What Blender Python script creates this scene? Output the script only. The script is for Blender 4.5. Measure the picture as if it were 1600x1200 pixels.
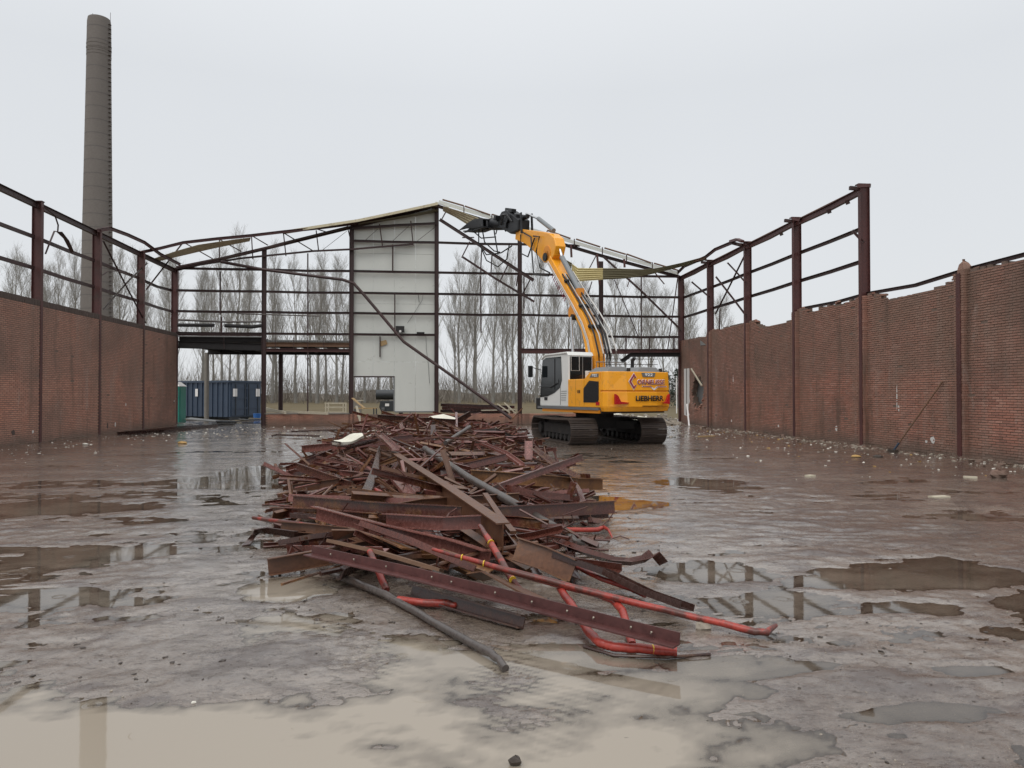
import bpy, bmesh, math, random
import numpy as np
from mathutils import Vector, Matrix, Euler

for o in list(bpy.data.objects):
    bpy.data.objects.remove(o)
sc = bpy.context.scene
COL = sc.collection
R = math.radians

# ------------------------------------------------------------------ camera
cam_d = bpy.data.cameras.new('camera')
cam = bpy.data.objects.new('camera', cam_d)
COL.objects.link(cam)
cam.location = (0, 0, 1.6)
cam.rotation_euler = (R(90.85), 0, R(-5.86))
cam_d.sensor_width = 36
cam_d.lens = 25.875
cam_d.clip_start = 0.05
cam_d.clip_end = 3000
sc.camera = cam

# ------------------------------------------------------------------ overcast sky and a very soft sun
SUN_EL, SUN_AZ = 58, 215
world = bpy.data.worlds.new('World')
sc.world = world
world.use_nodes = True
wt = world.node_tree
wt.nodes.clear()
w_out = wt.nodes.new('ShaderNodeOutputWorld')
w_bg = wt.nodes.new('ShaderNodeBackground')
w_sky = wt.nodes.new('ShaderNodeTexSky')
w_sky.sky_type = 'NISHITA'
w_sky.sun_disc = False
w_sky.sun_elevation = R(SUN_EL)
w_sky.sun_rotation = R(SUN_AZ)
w_sky.air_density = 1.0
w_sky.dust_density = 4.0
w_tc = wt.nodes.new('ShaderNodeTexCoord')
w_sep = wt.nodes.new('ShaderNodeSeparateXYZ')
w_ramp = wt.nodes.new('ShaderNodeValToRGB')          # closed cloud deck: a little brighter towards the zenith
w_ramp.color_ramp.elements[0].position = 0.0
w_ramp.color_ramp.elements[0].color = (7.35, 7.55, 7.75, 1)
w_ramp.color_ramp.elements[1].position = 1.0
w_ramp.color_ramp.elements[1].color = (11.2, 11.35, 11.5, 1)
e = w_ramp.color_ramp.elements.new(0.38)
e.color = (6.95, 7.18, 7.45, 1)
w_noise = wt.nodes.new('ShaderNodeTexNoise')
w_noise.inputs['Scale'].default_value = 1.6
w_noise.inputs['Detail'].default_value = 3
w_nmap = wt.nodes.new('ShaderNodeMapRange')
w_nmap.inputs['To Min'].default_value = 0.94
w_nmap.inputs['To Max'].default_value = 1.06
w_mul = wt.nodes.new('ShaderNodeMixRGB')
w_mul.blend_type = 'MULTIPLY'
w_mul.inputs[0].default_value = 1
w_mix = wt.nodes.new('ShaderNodeMixRGB')
w_mix.inputs[0].default_value = 0.93
wt.links.new(w_tc.outputs['Generated'], w_sep.inputs[0])
wt.links.new(w_sep.outputs['Z'], w_ramp.inputs[0])
wt.links.new(w_tc.outputs['Generated'], w_noise.inputs['Vector'])
wt.links.new(w_noise.outputs['Fac'], w_nmap.inputs['Value'])
wt.links.new(w_ramp.outputs[0], w_mul.inputs[1])
wt.links.new(w_nmap.outputs[0], w_mul.inputs[2])
wt.links.new(w_sky.outputs[0], w_mix.inputs[1])
wt.links.new(w_mul.outputs[0], w_mix.inputs[2])
wt.links.new(w_mix.outputs[0], w_bg.inputs['Color'])
w_bg.inputs['Strength'].default_value = 0.1
wt.links.new(w_bg.outputs[0], w_out.inputs['Surface'])

sun_d = bpy.data.lights.new('sun', 'SUN')
sun_d.energy = 1.2
sun_d.angle = R(50)
sun_d.color = (1.0, 0.97, 0.93)
sun = bpy.data.objects.new('sun', sun_d)
COL.objects.link(sun)
sun.rotation_euler = Euler((R(90 - SUN_EL), 0, R(180 - SUN_AZ)), 'XYZ')

vs = sc.view_settings
vs.view_transform = 'Standard'
vs.look = 'None'
vs.exposure = 0.12
vs.gamma = 1.0
vs.use_curve_mapping = False
sc.cycles.max_bounces = 6
sc.cycles.diffuse_bounces = 3
sc.cycles.glossy_bounces = 3
sc.cycles.transparent_max_bounces = 8
sc.cycles.use_denoising = True

# ------------------------------------------------------------------ materials
MATS = {}


class NT:
    """small helper round a material's node tree"""
    def __init__(self, name):
        self.m = bpy.data.materials.new(name)
        self.m.use_nodes = True
        self.t = self.m.node_tree
        self.b = self.t.nodes['Principled BSDF']
        MATS[name] = self.m
        self.geo = None

    def n(self, typ, **kw):
        nd = self.t.nodes.new(typ)
        for k, v in kw.items():
            setattr(nd, k, v)
        return nd

    def l(self, a, b):
        self.t.links.new(a, b)

    def pos(self, scale=(1, 1, 1), obj=False):
        if obj:
            src = self.n('ShaderNodeTexCoord').outputs['Object']
        else:
            if self.geo is None:
                self.geo = self.n('ShaderNodeNewGeometry')
            src = self.geo.outputs['Position']
        mp = self.n('ShaderNodeMapping')
        mp.inputs['Scale'].default_value = scale
        self.l(src, mp.inputs['Vector'])
        return mp.outputs[0]

    def noise(self, vec, scale, detail=4, rough=0.55, dist=0.0):
        nd = self.n('ShaderNodeTexNoise')
        nd.inputs['Scale'].default_value = scale
        nd.inputs['Detail'].default_value = detail
        nd.inputs['Roughness'].default_value = rough
        nd.inputs['Distortion'].default_value = dist
        self.l(vec, nd.inputs['Vector'])
        return nd.outputs['Fac']

    def ramp(self, fac, stops):
        nd = self.n('ShaderNodeValToRGB')
        els = nd.color_ramp.elements
        while len(els) < len(stops):
            els.new(0.5)
        for e_, (p, c) in zip(els, stops):
            e_.position = p
            e_.color = (c[0], c[1], c[2], 1) if hasattr(c, '__len__') else (c, c, c, 1)
        self.l(fac, nd.inputs[0])
        return nd.outputs[0]

    def mix(self, fac, a, b, mode='MIX'):
        nd = self.n('ShaderNodeMixRGB', blend_type=mode)
        for i, v in ((0, fac), (1, a), (2, b)):
            if isinstance(v, (int, float)):
                nd.inputs[i].default_value = v if i == 0 else (v, v, v, 1)
            elif isinstance(v, (tuple, list)):
                nd.inputs[i].default_value = (v[0], v[1], v[2], 1)
            else:
                self.l(v, nd.inputs[i])
        return nd.outputs[0]

    def math(self, op, a, b=0.0, clamp=False):
        nd = self.n('ShaderNodeMath', operation=op, use_clamp=clamp)
        for i, v in ((0, a), (1, b)):
            if isinstance(v, (int, float)):
                nd.inputs[i].default_value = v
            else:
                self.l(v, nd.inputs[i])
        return nd.outputs[0]

    def bump(self, height, strength=0.3, distance=0.01):
        nd = self.n('ShaderNodeBump')
        nd.inputs['Strength'].default_value = strength
        nd.inputs['Distance'].default_value = distance
        self.l(height, nd.inputs['Height'])
        self.l(nd.outputs[0], self.b.inputs['Normal'])

    def set(self, **kw):
        names = {'color': 'Base Color', 'rough': 'Roughness', 'metal': 'Metallic', 'spec': 'Specular IOR Level', 'coat': 'Coat Weight',
                 'coat_rough': 'Coat Roughness', 'ior': 'IOR', 'trans': 'Transmission Weight', 'alpha': 'Alpha'}
        for k, v in kw.items():
            s = self.b.inputs[names[k]]
            if isinstance(v, (int, float)):
                s.default_value = v
            elif isinstance(v, (tuple, list)):
                s.default_value = (v[0], v[1], v[2], 1)
            else:
                self.l(v, s)
        return self.m


def m_steel(name, dark, mid, rust, rust_lo=0.52, rough=(0.28, 0.55), scale=3.0):
    """red-oxide painted section steel, wet, rust showing through, each object a little different"""
    k = NT(name)
    oi = k.n('ShaderNodeObjectInfo')
    v = k.pos()
    add = k.n('ShaderNodeVectorMath', operation='ADD')
    k.l(v, add.inputs[0])
    sc3 = k.n('ShaderNodeVectorMath', operation='SCALE')
    cmb = k.n('ShaderNodeCombineXYZ')
    for i in range(3):
        k.l(oi.outputs['Random'], cmb.inputs[i])
    k.l(cmb.outputs[0], sc3.inputs[0])
    sc3.inputs['Scale'].default_value = 37.0
    k.l(sc3.outputs[0], add.inputs[1])
    v = add.outputs[0]
    n1 = k.noise(v, scale, 6, 0.65)
    n2 = k.noise(v, scale * 0.35, 3)
    n3 = k.noise(v, scale * 9, 5, 0.7)
    base = k.mix(k.ramp(n2, [(0.3, 0.0), (0.7, 1.0)]), dark, mid)
    shift = k.math('MULTIPLY_ADD', oi.outputs['Random'], 0.28)
    shift.node.inputs[2].default_value = -0.15
    rf = k.ramp(k.math('ADD', n1, shift), [(rust_lo, 0.0), (rust_lo + 0.12, 1.0)])
    rcol = k.mix(n3, tuple(c * 0.55 for c in rust), rust)
    c = k.mix(rf, base, rcol)
    c = k.mix(k.ramp(n3, [(0.35, 0.55), (0.65, 0.0)]), c, tuple(x * 0.45 for x in dark))
    k.set(color=c, rough=k.ramp(n3, [(0.3, rough[0]), (0.75, rough[1])]), spec=0.5)
    k.bump(k.math('ADD', n3, n1), 0.15, 0.005)
    return k.m


def m_plain(name, color, rough=0.5, metal=0.0, var=0.12, scale=6.0, spec=0.5, dirt=None, dirt_lo=0.55, bump=0.0, coat=0.0):
    k = NT(name)
    v = k.pos(obj=True)
    n1 = k.noise(v, scale, 5, 0.6)
    n2 = k.noise(v, scale * 5, 4, 0.7)
    lo = tuple(max(0, c * (1 - var)) for c in color)
    hi = tuple(min(1, c * (1 + var)) for c in color)
    c = k.mix(n1, lo, hi)
    if dirt:
        c = k.mix(k.ramp(k.math('MULTIPLY', k.math('ADD', n1, n2), 0.5), [(dirt_lo, 0.0), (dirt_lo + 0.15, 0.85)]), c, dirt)
    k.set(color=c, rough=k.ramp(n2, [(0.25, max(0.02, rough - 0.08)), (0.8, min(1, rough + 0.12))]), metal=metal, spec=spec, coat=coat)
    if bump:
        k.bump(n2, bump, 0.004)
    return k.m


def m_brick(name, tones, grime=(0.07, 0.058, 0.05)):
    k = NT(name)
    g = k.n('ShaderNodeNewGeometry')
    k.geo = g
    oi = k.n('ShaderNodeObjectInfo')
    rnd = k.math('FRACT', k.math('ADD', g.outputs['Random Per Island'], oi.outputs['Random']))
    c = k.ramp(rnd, tones)
    v = k.pos()
    big = k.noise(v, 0.55, 4, 0.6, 0.5)
    vstretch = k.noise(k.pos((1.2, 1.2, 0.18)), 1.5, 4, 0.65)
    fine = k.noise(v, 45, 4, 0.7)
    c = k.mix(k.ramp(big, [(0.36, 0.0), (0.66, 0.72)]), c, grime)
    c = k.mix(k.ramp(vstretch, [(0.54, 0.0), (0.74, 0.5)]), c, (0.42, 0.32, 0.265))
    c = k.mix(k.ramp(vstretch, [(0.30, 0.75), (0.45, 0.0)]), c, tuple(x * 0.5 for x in grime))
    sep = k.n('ShaderNodeSeparateXYZ')
    k.l(v, sep.inputs[0])
    wob = k.math('ADD', sep.outputs['Z'], k.math('MULTIPLY', big, 0.9))
    c = k.mix(k.ramp(wob, [(0.5, 0.75), (0.92, 0.0)]), c, (0.125, 0.112, 0.092))          # splash-up dirt and moss
    mid = k.math('MULTIPLY', k.ramp(k.math('MULTIPLY', wob, 0.2), [(0.50, 0.0), (0.56, 1.0)]), 0.32)
    c = k.mix(mid, c, (0.185, 0.135, 0.11))                                            # upper half is more weathered
    salt = k.noise(k.pos((1, 1, 0.5)), 1.1, 5, 0.7, 1.2)
    c = k.mix(k.ramp(salt, [(0.60, 0.0), (0.74, 0.5)]), c, (0.42, 0.36, 0.32))         # salts and old limewash
    c = k.mix(k.ramp(k.noise(v, 0.33, 3, 0.5, 0.8), [(0.52, 0.0), (0.66, 0.4)]), c, (0.12, 0.085, 0.07))      # damp
    c = k.mix(k.ramp(fine, [(0.3, 0.45), (0.6, 0.0)]), c, tuple(x * 0.5 for x in grime))
    k.set(color=c, rough=0.78, spec=0.35)
    k.bump(fine, 0.4, 0.004)
    return k.m


M = MATS
m_steel('frame_steel', (0.035, 0.016, 0.015), (0.062, 0.025, 0.023), (0.085, 0.043, 0.03), 0.58, (0.4, 0.7), 2.0)
m_steel('column_steel', (0.07, 0.022, 0.020), (0.112, 0.037, 0.033), (0.09, 0.045, 0.035), 0.60, (0.4, 0.65), 2.0)
m_steel('scrap_steel', (0.072, 0.024, 0.017), (0.145, 0.046, 0.032), (0.21, 0.095, 0.04), 0.54, (0.15, 0.42), 2.6)
m_steel('scrap_rust', (0.11, 0.048, 0.026), (0.17, 0.075, 0.038), (0.30, 0.14, 0.052), 0.48, (0.3, 0.6), 3.0)
m_steel('scrap_dark', (0.038, 0.018, 0.014), (0.075, 0.032, 0.024), (0.13, 0.062, 0.034), 0.60, (0.15, 0.42), 2.6)
m_steel('scrap_pink', (0.17, 0.062, 0.05), (0.26, 0.105, 0.085), (0.15, 0.07, 0.045), 0.60, (0.14, 0.38), 2.6)
m_steel('pipe_red', (0.30, 0.036, 0.026), (0.46, 0.062, 0.042), (0.10, 0.045, 0.033), 0.46, (0.2, 0.55), 4.5)
m_steel('pipe_grey', (0.07, 0.058, 0.052), (0.12, 0.10, 0.09), (0.085, 0.055, 0.04), 0.6, (0.22, 0.45), 3.0)
m_brick('brick_right', [(0.0, (0.40, 0.17, 0.12)), (0.35, (0.45, 0.205, 0.148)), (0.6, (0.31, 0.138, 0.102)), (0.8, (0.50, 0.26, 0.198)), (1.0, (0.42, 0.175, 0.123))], (0.245, 0.155, 0.112))
m_brick('brick_left', [(0.0, (0.50, 0.225, 0.155)), (0.35, (0.55, 0.26, 0.18)), (0.6, (0.41, 0.19, 0.135)), (0.8, (0.60, 0.305, 0.215)), (1.0, (0.52, 0.23, 0.158))], (0.33, 0.20, 0.152))
m_plain('mortar', (0.16, 0.112, 0.088), 0.9, var=0.3, scale=4)
m_plain('soldier_brick', (0.085, 0.06, 0.05), 0.8, var=0.35, scale=3)
m_plain('panel_white', (0.62, 0.635, 0.59), 0.5, var=0.06, scale=1.2, dirt=(0.30, 0.29, 0.25), dirt_lo=0.60)
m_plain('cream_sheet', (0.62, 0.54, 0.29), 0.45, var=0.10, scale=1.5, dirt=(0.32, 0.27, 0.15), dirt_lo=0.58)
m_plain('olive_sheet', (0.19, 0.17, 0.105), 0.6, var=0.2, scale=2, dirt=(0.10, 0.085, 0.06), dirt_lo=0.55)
m_plain('verge_sheet', (0.58, 0.52, 0.36), 0.55, var=0.2, scale=2, dirt=(0.16, 0.11, 0.07), dirt_lo=0.52)
m_plain('rotten_wood', (0.16, 0.09, 0.055), 0.8, var=0.4, scale=5)
m_plain('timber', (0.40, 0.27, 0.13), 0.7, var=0.25, scale=6)
m_plain('pale_wood', (0.48, 0.43, 0.33), 0.7, var=0.2, scale=6)
m_plain('foam_white', (0.70, 0.68, 0.58), 0.7, var=0.08, scale=8)
m_plain('plaster_white', (0.62, 0.60, 0.57), 0.7, var=0.08, scale=2, dirt=(0.3, 0.25, 0.2), dirt_lo=0.58)
m_plain('concrete', (0.22, 0.20, 0.175), 0.85, var=0.25, scale=3, bump=0.3)
m_plain('paint_yellow', (0.92, 0.385, 0.018), 0.32, var=0.06, scale=1.5, dirt=(0.40, 0.20, 0.06), dirt_lo=0.56, coat=0.2)
m_plain('paint_orange', (0.74, 0.27, 0.018), 0.38, var=0.08, scale=2, dirt=(0.30, 0.13, 0.03), dirt_lo=0.60, coat=0.2)
m_plain('paint_white', (0.74, 0.74, 0.71), 0.32, var=0.03, scale=2, dirt=(0.5, 0.46, 0.40), dirt_lo=0.64, coat=0.2)
m_plain('paint_grey', (0.16, 0.165, 0.165), 0.45, var=0.1, scale=3)
m_plain('rubber_black', (0.014, 0.014, 0.015), 0.45, var=0.3, scale=5)
m_plain('tool_black', (0.011, 0.0115, 0.014), 0.45, var=0.4, scale=4, dirt=(0.035, 0.028, 0.024), dirt_lo=0.60)
m_plain('grille_black', (0.022, 0.022, 0.022), 0.6, var=0.2, scale=5)
m_plain('track_steel', (0.075, 0.058, 0.05), 0.5, 0.35, var=0.35, scale=5, dirt=(0.10, 0.075, 0.055), dirt_lo=0.5, bump=0.4)
m_plain('undercarriage_dark', (0.03, 0.027, 0.026), 0.65, var=0.4, scale=4, dirt=(0.10, 0.078, 0.055), dirt_lo=0.56)
m_plain('chrome', (0.6, 0.6, 0.6), 0.12, 1.0, var=0.05)
m_plain('cylinder_grey', (0.20, 0.215, 0.225), 0.4, var=0.1)
m_plain('pipe_steel', (0.62, 0.60, 0.56), 0.3, 0.6, var=0.1)
m_plain('reflector_red', (0.45, 0.015, 0.02), 0.25, var=0.05)
m_plain('letter_black', (0.012, 0.012, 0.012), 0.4, var=0.05)
m_plain('letter_white', (0.78, 0.76, 0.74), 0.4, var=0.03)
m_plain('letter_red', (0.30, 0.025, 0.06), 0.4, var=0.05)
m_plain('marking_yellow', (0.70, 0.45, 0.03), 0.4, var=0.1)
m_plain('container_blue', (0.040, 0.060, 0.095), 0.5, var=0.25, scale=2, dirt=(0.06, 0.05, 0.045), dirt_lo=0.6)
m_plain('toilet_green', (0.02, 0.24, 0.18), 0.45, var=0.08)
m_plain('bucket_blue', (0.03, 0.14, 0.42), 0.4, var=0.08)
m_plain('safety_orange', (0.85, 0.10, 0.02), 0.5, var=0.06)
m_plain('machine_dark', (0.03, 0.034, 0.038), 0.5, var=0.3)
m_plain('insulation_black', (0.022, 0.02, 0.02), 0.8, var=0.3)
m_plain('duct_grey', (0.25, 0.25, 0.24), 0.4, 0.5, var=0.15)
m_plain('duct_dark', (0.11, 0.10, 0.095), 0.7, var=0.2)
m_plain('debris_mix', (0.30, 0.26, 0.21), 0.75, var=0.5, scale=9)
m_plain('debris_white', (0.66, 0.63, 0.56), 0.7, var=0.15, scale=9)
m_plain('debris_ochre', (0.42, 0.26, 0.09), 0.7, var=0.3, scale=9)
m_plain('mud_clod', (0.05, 0.038, 0.03), 0.5, var=0.4, scale=20, bump=0.5)
m_plain('bark_hazed', (0.23, 0.22, 0.20), 0.85, var=0.35, scale=1.2, bump=0.3)  # greyed base colour: distance haze is put into the paint
m_plain('twig_hazed', (0.29, 0.275, 0.25), 0.85, var=0.25, scale=0.8)  # pale grey also carries the haze over the tree row
m_plain('thicket', (0.17, 0.148, 0.122), 0.9, var=0.4, scale=0.15)
m_plain('evergreen', (0.022, 0.034, 0.022), 0.8, var=0.4, scale=0.6)

k = NT('chimney_brick')
v = k.pos()
sep = k.n('ShaderNodeSeparateXYZ')
k.l(v, sep.inputs[0])
course = k.n('ShaderNodeTexWave', wave_type='BANDS', bands_direction='Z')
course.inputs['Scale'].default_value = 2.0
k.l(v, course.inputs['Vector'])
n1 = k.noise(k.pos((1, 1, 0.25)), 0.7, 5, 0.6)
n2 = k.noise(k.pos((6, 6, 16)), 1.0, 3, 0.6)
c = k.mix(n1, (0.145, 0.13, 0.12), (0.215, 0.195, 0.178))
c = k.mix(k.ramp(n2, [(0.4, 0.35), (0.6, 0.0)]), c, (0.13, 0.11, 0.10))
k.set(color=c, rough=0.85, spec=0.3)
k.bump(n2, 0.4, 0.03)

k = NT('cab_glass')
k.set(color=(0.012, 0.015, 0.017), rough=0.06, spec=0.6)

# wet yard: silty concrete, clods and streaks of mud
k = NT('yard_mud')
v = k.pos()
sep = k.n('ShaderNodeSeparateXYZ')
k.l(v, sep.inputs[0])
n_big = k.noise(v, 0.45, 4, 0.6, 0.4)
n_str = k.noise(k.pos((0.75, 1.3, 1)), 1.6, 7, 0.70, 0.8)
n_fin = k.noise(k.pos((0.7, 1.25, 1)), 17, 7, 0.78)
n_mid = k.noise(k.pos((0.85, 1.2, 1)), 5.0, 6, 0.75, 0.8)
n_grit = k.noise(v, 90, 3, 0.7)
c = k.mix(k.ramp(n_big, [(0.35, 0.0), (0.65, 1.0)]), (0.155, 0.115, 0.086), (0.285, 0.235, 0.19))
c = k.mix(k.ramp(n_str, [(0.48, 0.0), (0.60, 0.9)]), c, (0.082, 0.054, 0.040))
c = k.mix(k.ramp(n_mid, [(0.54, 0.0), (0.62, 0.55)]), c, (0.10, 0.072, 0.056))
c = k.mix(k.ramp(n_fin, [(0.36, 0.85), (0.47, 0.0)]), c, (0.055, 0.040, 0.032))
n_spk = k.noise(k.pos((0.8, 1.2, 1)), 42, 4, 0.75)
c = k.mix(k.ramp(n_spk, [(0.58, 0.0), (0.66, 0.8)]), c, (0.052, 0.038, 0.030))
c = k.mix(k.ramp(n_grit, [(0.60, 0.0), (0.72, 0.7)]), c, (0.36, 0.32, 0.27))
hz = k.ramp(k.math('MULTIPLY', sep.outputs['Z'], 40.0), [(0.35, 0.0), (0.9, 1.0)])
c = k.mix(k.math('MULTIPLY', hz, 0.6), c, (0.075, 0.052, 0.040))
low = k.ramp(k.math('MULTIPLY', sep.outputs['Z'], -60.0), [(0.0, 0.0), (0.4, 0.8)])
c = k.mix(low, c, (0.135, 0.100, 0.074))                                         # saturated silt under the puddles                # raised clods are dark mud
for (sx, sy, rr) in ((2.75, 10.5, 1.1), (2.5, 12.3, 0.9), (2.2, 9.2, 0.5)):         # rust washed off the scrap
    dist = k.n('ShaderNodeVectorMath', operation='DISTANCE')
    k.l(v, dist.inputs[0])
    dist.inputs[1].default_value = (sx, sy, 0)
    md = k.math('ADD', dist.outputs['Value'], k.math('MULTIPLY', n_str, 1.2))
    c = k.mix(k.ramp(k.math('DIVIDE', md, rr * 2.0), [(0.35, 0.32), (0.75, 0.0)]), c, (0.20, 0.11, 0.055))
film = k.ramp(k.math('ADD', k.math('MULTIPLY', n_mid, 0.6), k.math('MULTIPLY', n_str, 0.4)), [(0.46, 1.0), (0.68, 0.45)])
film = k.math('MULTIPLY', film, k.math('MULTIPLY', k.ramp(n_fin, [(0.36, 0.3), (0.46, 1.0)]), k.ramp(n_spk, [(0.58, 1.0), (0.68, 0.5)])))
k.set(color=c, spec=0.5, rough=k.ramp(k.math('MULTIPLY', k.math('ADD', n_str, n_fin), 0.5), [(0.36, 0.10), (0.62, 0.38)]), coat=film, coat_rough=k.ramp(n_mid, [(0.35, 0.03), (0.65, 0.18)]))
k.b.inputs['Coat IOR'].default_value = 1.62
cbp = k.n('ShaderNodeBump')
cbp.inputs['Strength'].default_value = 0.26
cbp.inputs['Distance'].default_value = 0.008
k.l(k.math('ADD', n_fin, n_mid), cbp.inputs['Height'])
k.l(cbp.outputs[0], k.b.inputs['Coat Normal'])
k.bump(k.math('ADD', n_fin, k.math('ADD', k.math('MULTIPLY', n_grit, 0.5), k.math('MULTIPLY', n_spk, 0.8))), 0.9, 0.012)

# silty puddle water with rain rings
k = NT('puddle_water')
v = k.pos()
n_big = k.noise(v, 0.5, 3)
dep = k.n('ShaderNodeAttribute', attribute_name='depth').outputs['Fac']      # metres of water over the silt
c = k.mix(n_big, (0.17, 0.135, 0.10), (0.25, 0.205, 0.16))
for (sx, sy, rr) in ((2.75, 10.5, 1.1), (2.5, 12.3, 0.9)):
    dist = k.n('ShaderNodeVectorMath', operation='DISTANCE')
    k.l(v, dist.inputs[0])
    dist.inputs[1].default_value = (sx, sy, 0)
    c = k.mix(k.ramp(k.math('DIVIDE', dist.outputs['Value'], rr * 1.6), [(0.3, 0.45), (0.9, 0.0)]), c, (0.22, 0.125, 0.065))
vor = k.n('ShaderNodeTexVoronoi', voronoi_dimensions='2D')
vor.inputs['Scale'].default_value = 3.2
k.l(v, vor.inputs['Vector'])
ring = k.math('SINE', k.math('MULTIPLY', vor.outputs['Distance'], 110.0))
sepc = k.n('ShaderNodeSeparateColor')
k.l(vor.outputs['Color'], sepc.inputs[0])
rad = k.math('MULTIPLY', sepc.outputs[0], 0.30)
fall = k.math('MULTIPLY', k.math('SUBTRACT', 1.0, k.math('ABSOLUTE', k.math('DIVIDE', k.math('SUBTRACT', vor.outputs['Distance'], rad), 0.07)), True), 1.0, True)
gate = k.math('GREATER_THAN', sepc.outputs[1], 0.62)
rings = k.math('MULTIPLY', k.math('MULTIPLY', ring, fall), gate)
wob = k.noise(k.pos((1, 1, 1)), 5.0, 2)
op = k.ramp(k.math('ADD', k.math('MULTIPLY', n_big, 0.8), k.math('MULTIPLY', k.noise(v, 2.2, 4), 0.35)), [(0.42, 0.25), (0.72, 0.7)])   # how cloudy the silt is
for (sx, sy, rr) in ((-1.2, 3.4, 2.5), (0.3, 3.3, 1.7), (-1.2, 5.6, 1.2)):                                 # stirred-up pale silt
    dist = k.n('ShaderNodeVectorMath', operation='DISTANCE')
    k.l(v, dist.inputs[0])
    dist.inputs[1].default_value = (sx, sy, 0)
    sm_ = k.ramp(k.math('DIVIDE', k.math('ADD', dist.outputs['Value'], k.math('MULTIPLY', n_big, 0.6)), rr * 1.8), [(0.35, 0.85), (0.95, 0.0)])
    op = k.math('MAXIMUM', op, sm_)
    c = k.mix(sm_, c, (0.40, 0.345, 0.275))
op = k.math('MULTIPLY', op, k.ramp(k.math('MULTIPLY', dep, 70.0), [(0.0, 0.0), (0.22, 0.55), (0.9, 1.0)]))
k.set(color=c, rough=0.03, spec=0.5, ior=1.33)
k.bump(k.math('ADD', k.math('MULTIPLY', rings, 0.35), k.math('MULTIPLY', wob, 0.35)), 0.10, 0.006)
nrm = k.b.inputs['Normal'].links[0].from_socket
dif = k.n('ShaderNodeBsdfDiffuse')
k.l(c, dif.inputs['Color'])
tra = k.n('ShaderNodeBsdfTransparent')
tra.inputs['Color'].default_value = (0.72, 0.64, 0.55, 1)
body = k.n('ShaderNodeMixShader')
k.l(op, body.inputs[0])
k.l(tra.outputs[0], body.inputs[1])
k.l(dif.outputs[0], body.inputs[2])
glo = k.n('ShaderNodeBsdfGlossy')
glo.inputs['Roughness'].default_value = 0.03
k.l(nrm, glo.inputs['Normal'])
fre = k.n('ShaderNodeFresnel')
fre.inputs['IOR'].default_value = 1.6
k.l(nrm, fre.inputs['Normal'])
top = k.n('ShaderNodeMixShader')
k.l(k.math('MULTIPLY', fre.outputs[0], k.ramp(k.math('MULTIPLY', dep, 2200.0), [(0.0, 0.0), (0.9, 1.0)])), top.inputs[0])
k.l(body.outputs[0], top.inputs[1])
k.l(glo.outputs[0], top.inputs[2])
k.l(top.outputs[0], k.t.nodes['Material Output'].inputs['Surface'])
k.t.nodes.remove(k.b)

k = NT('field_grass')
v = k.pos()
n1 = k.noise(v, 0.12, 5, 0.65)
n2 = k.noise(k.pos((0.6, 2.5, 1)), 0.5, 4, 0.6)
c = k.mix(n1, (0.115, 0.092, 0.05), (0.175, 0.145, 0.085))
c = k.mix(k.ramp(n2, [(0.45, 0.0), (0.7, 0.7)]), c, (0.085, 0.06, 0.042))
k.set(color=c, rough=0.95, spec=0.2)

# ------------------------------------------------------------------ mesh helpers
def V(*a):
    return Vector(a)


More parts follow.
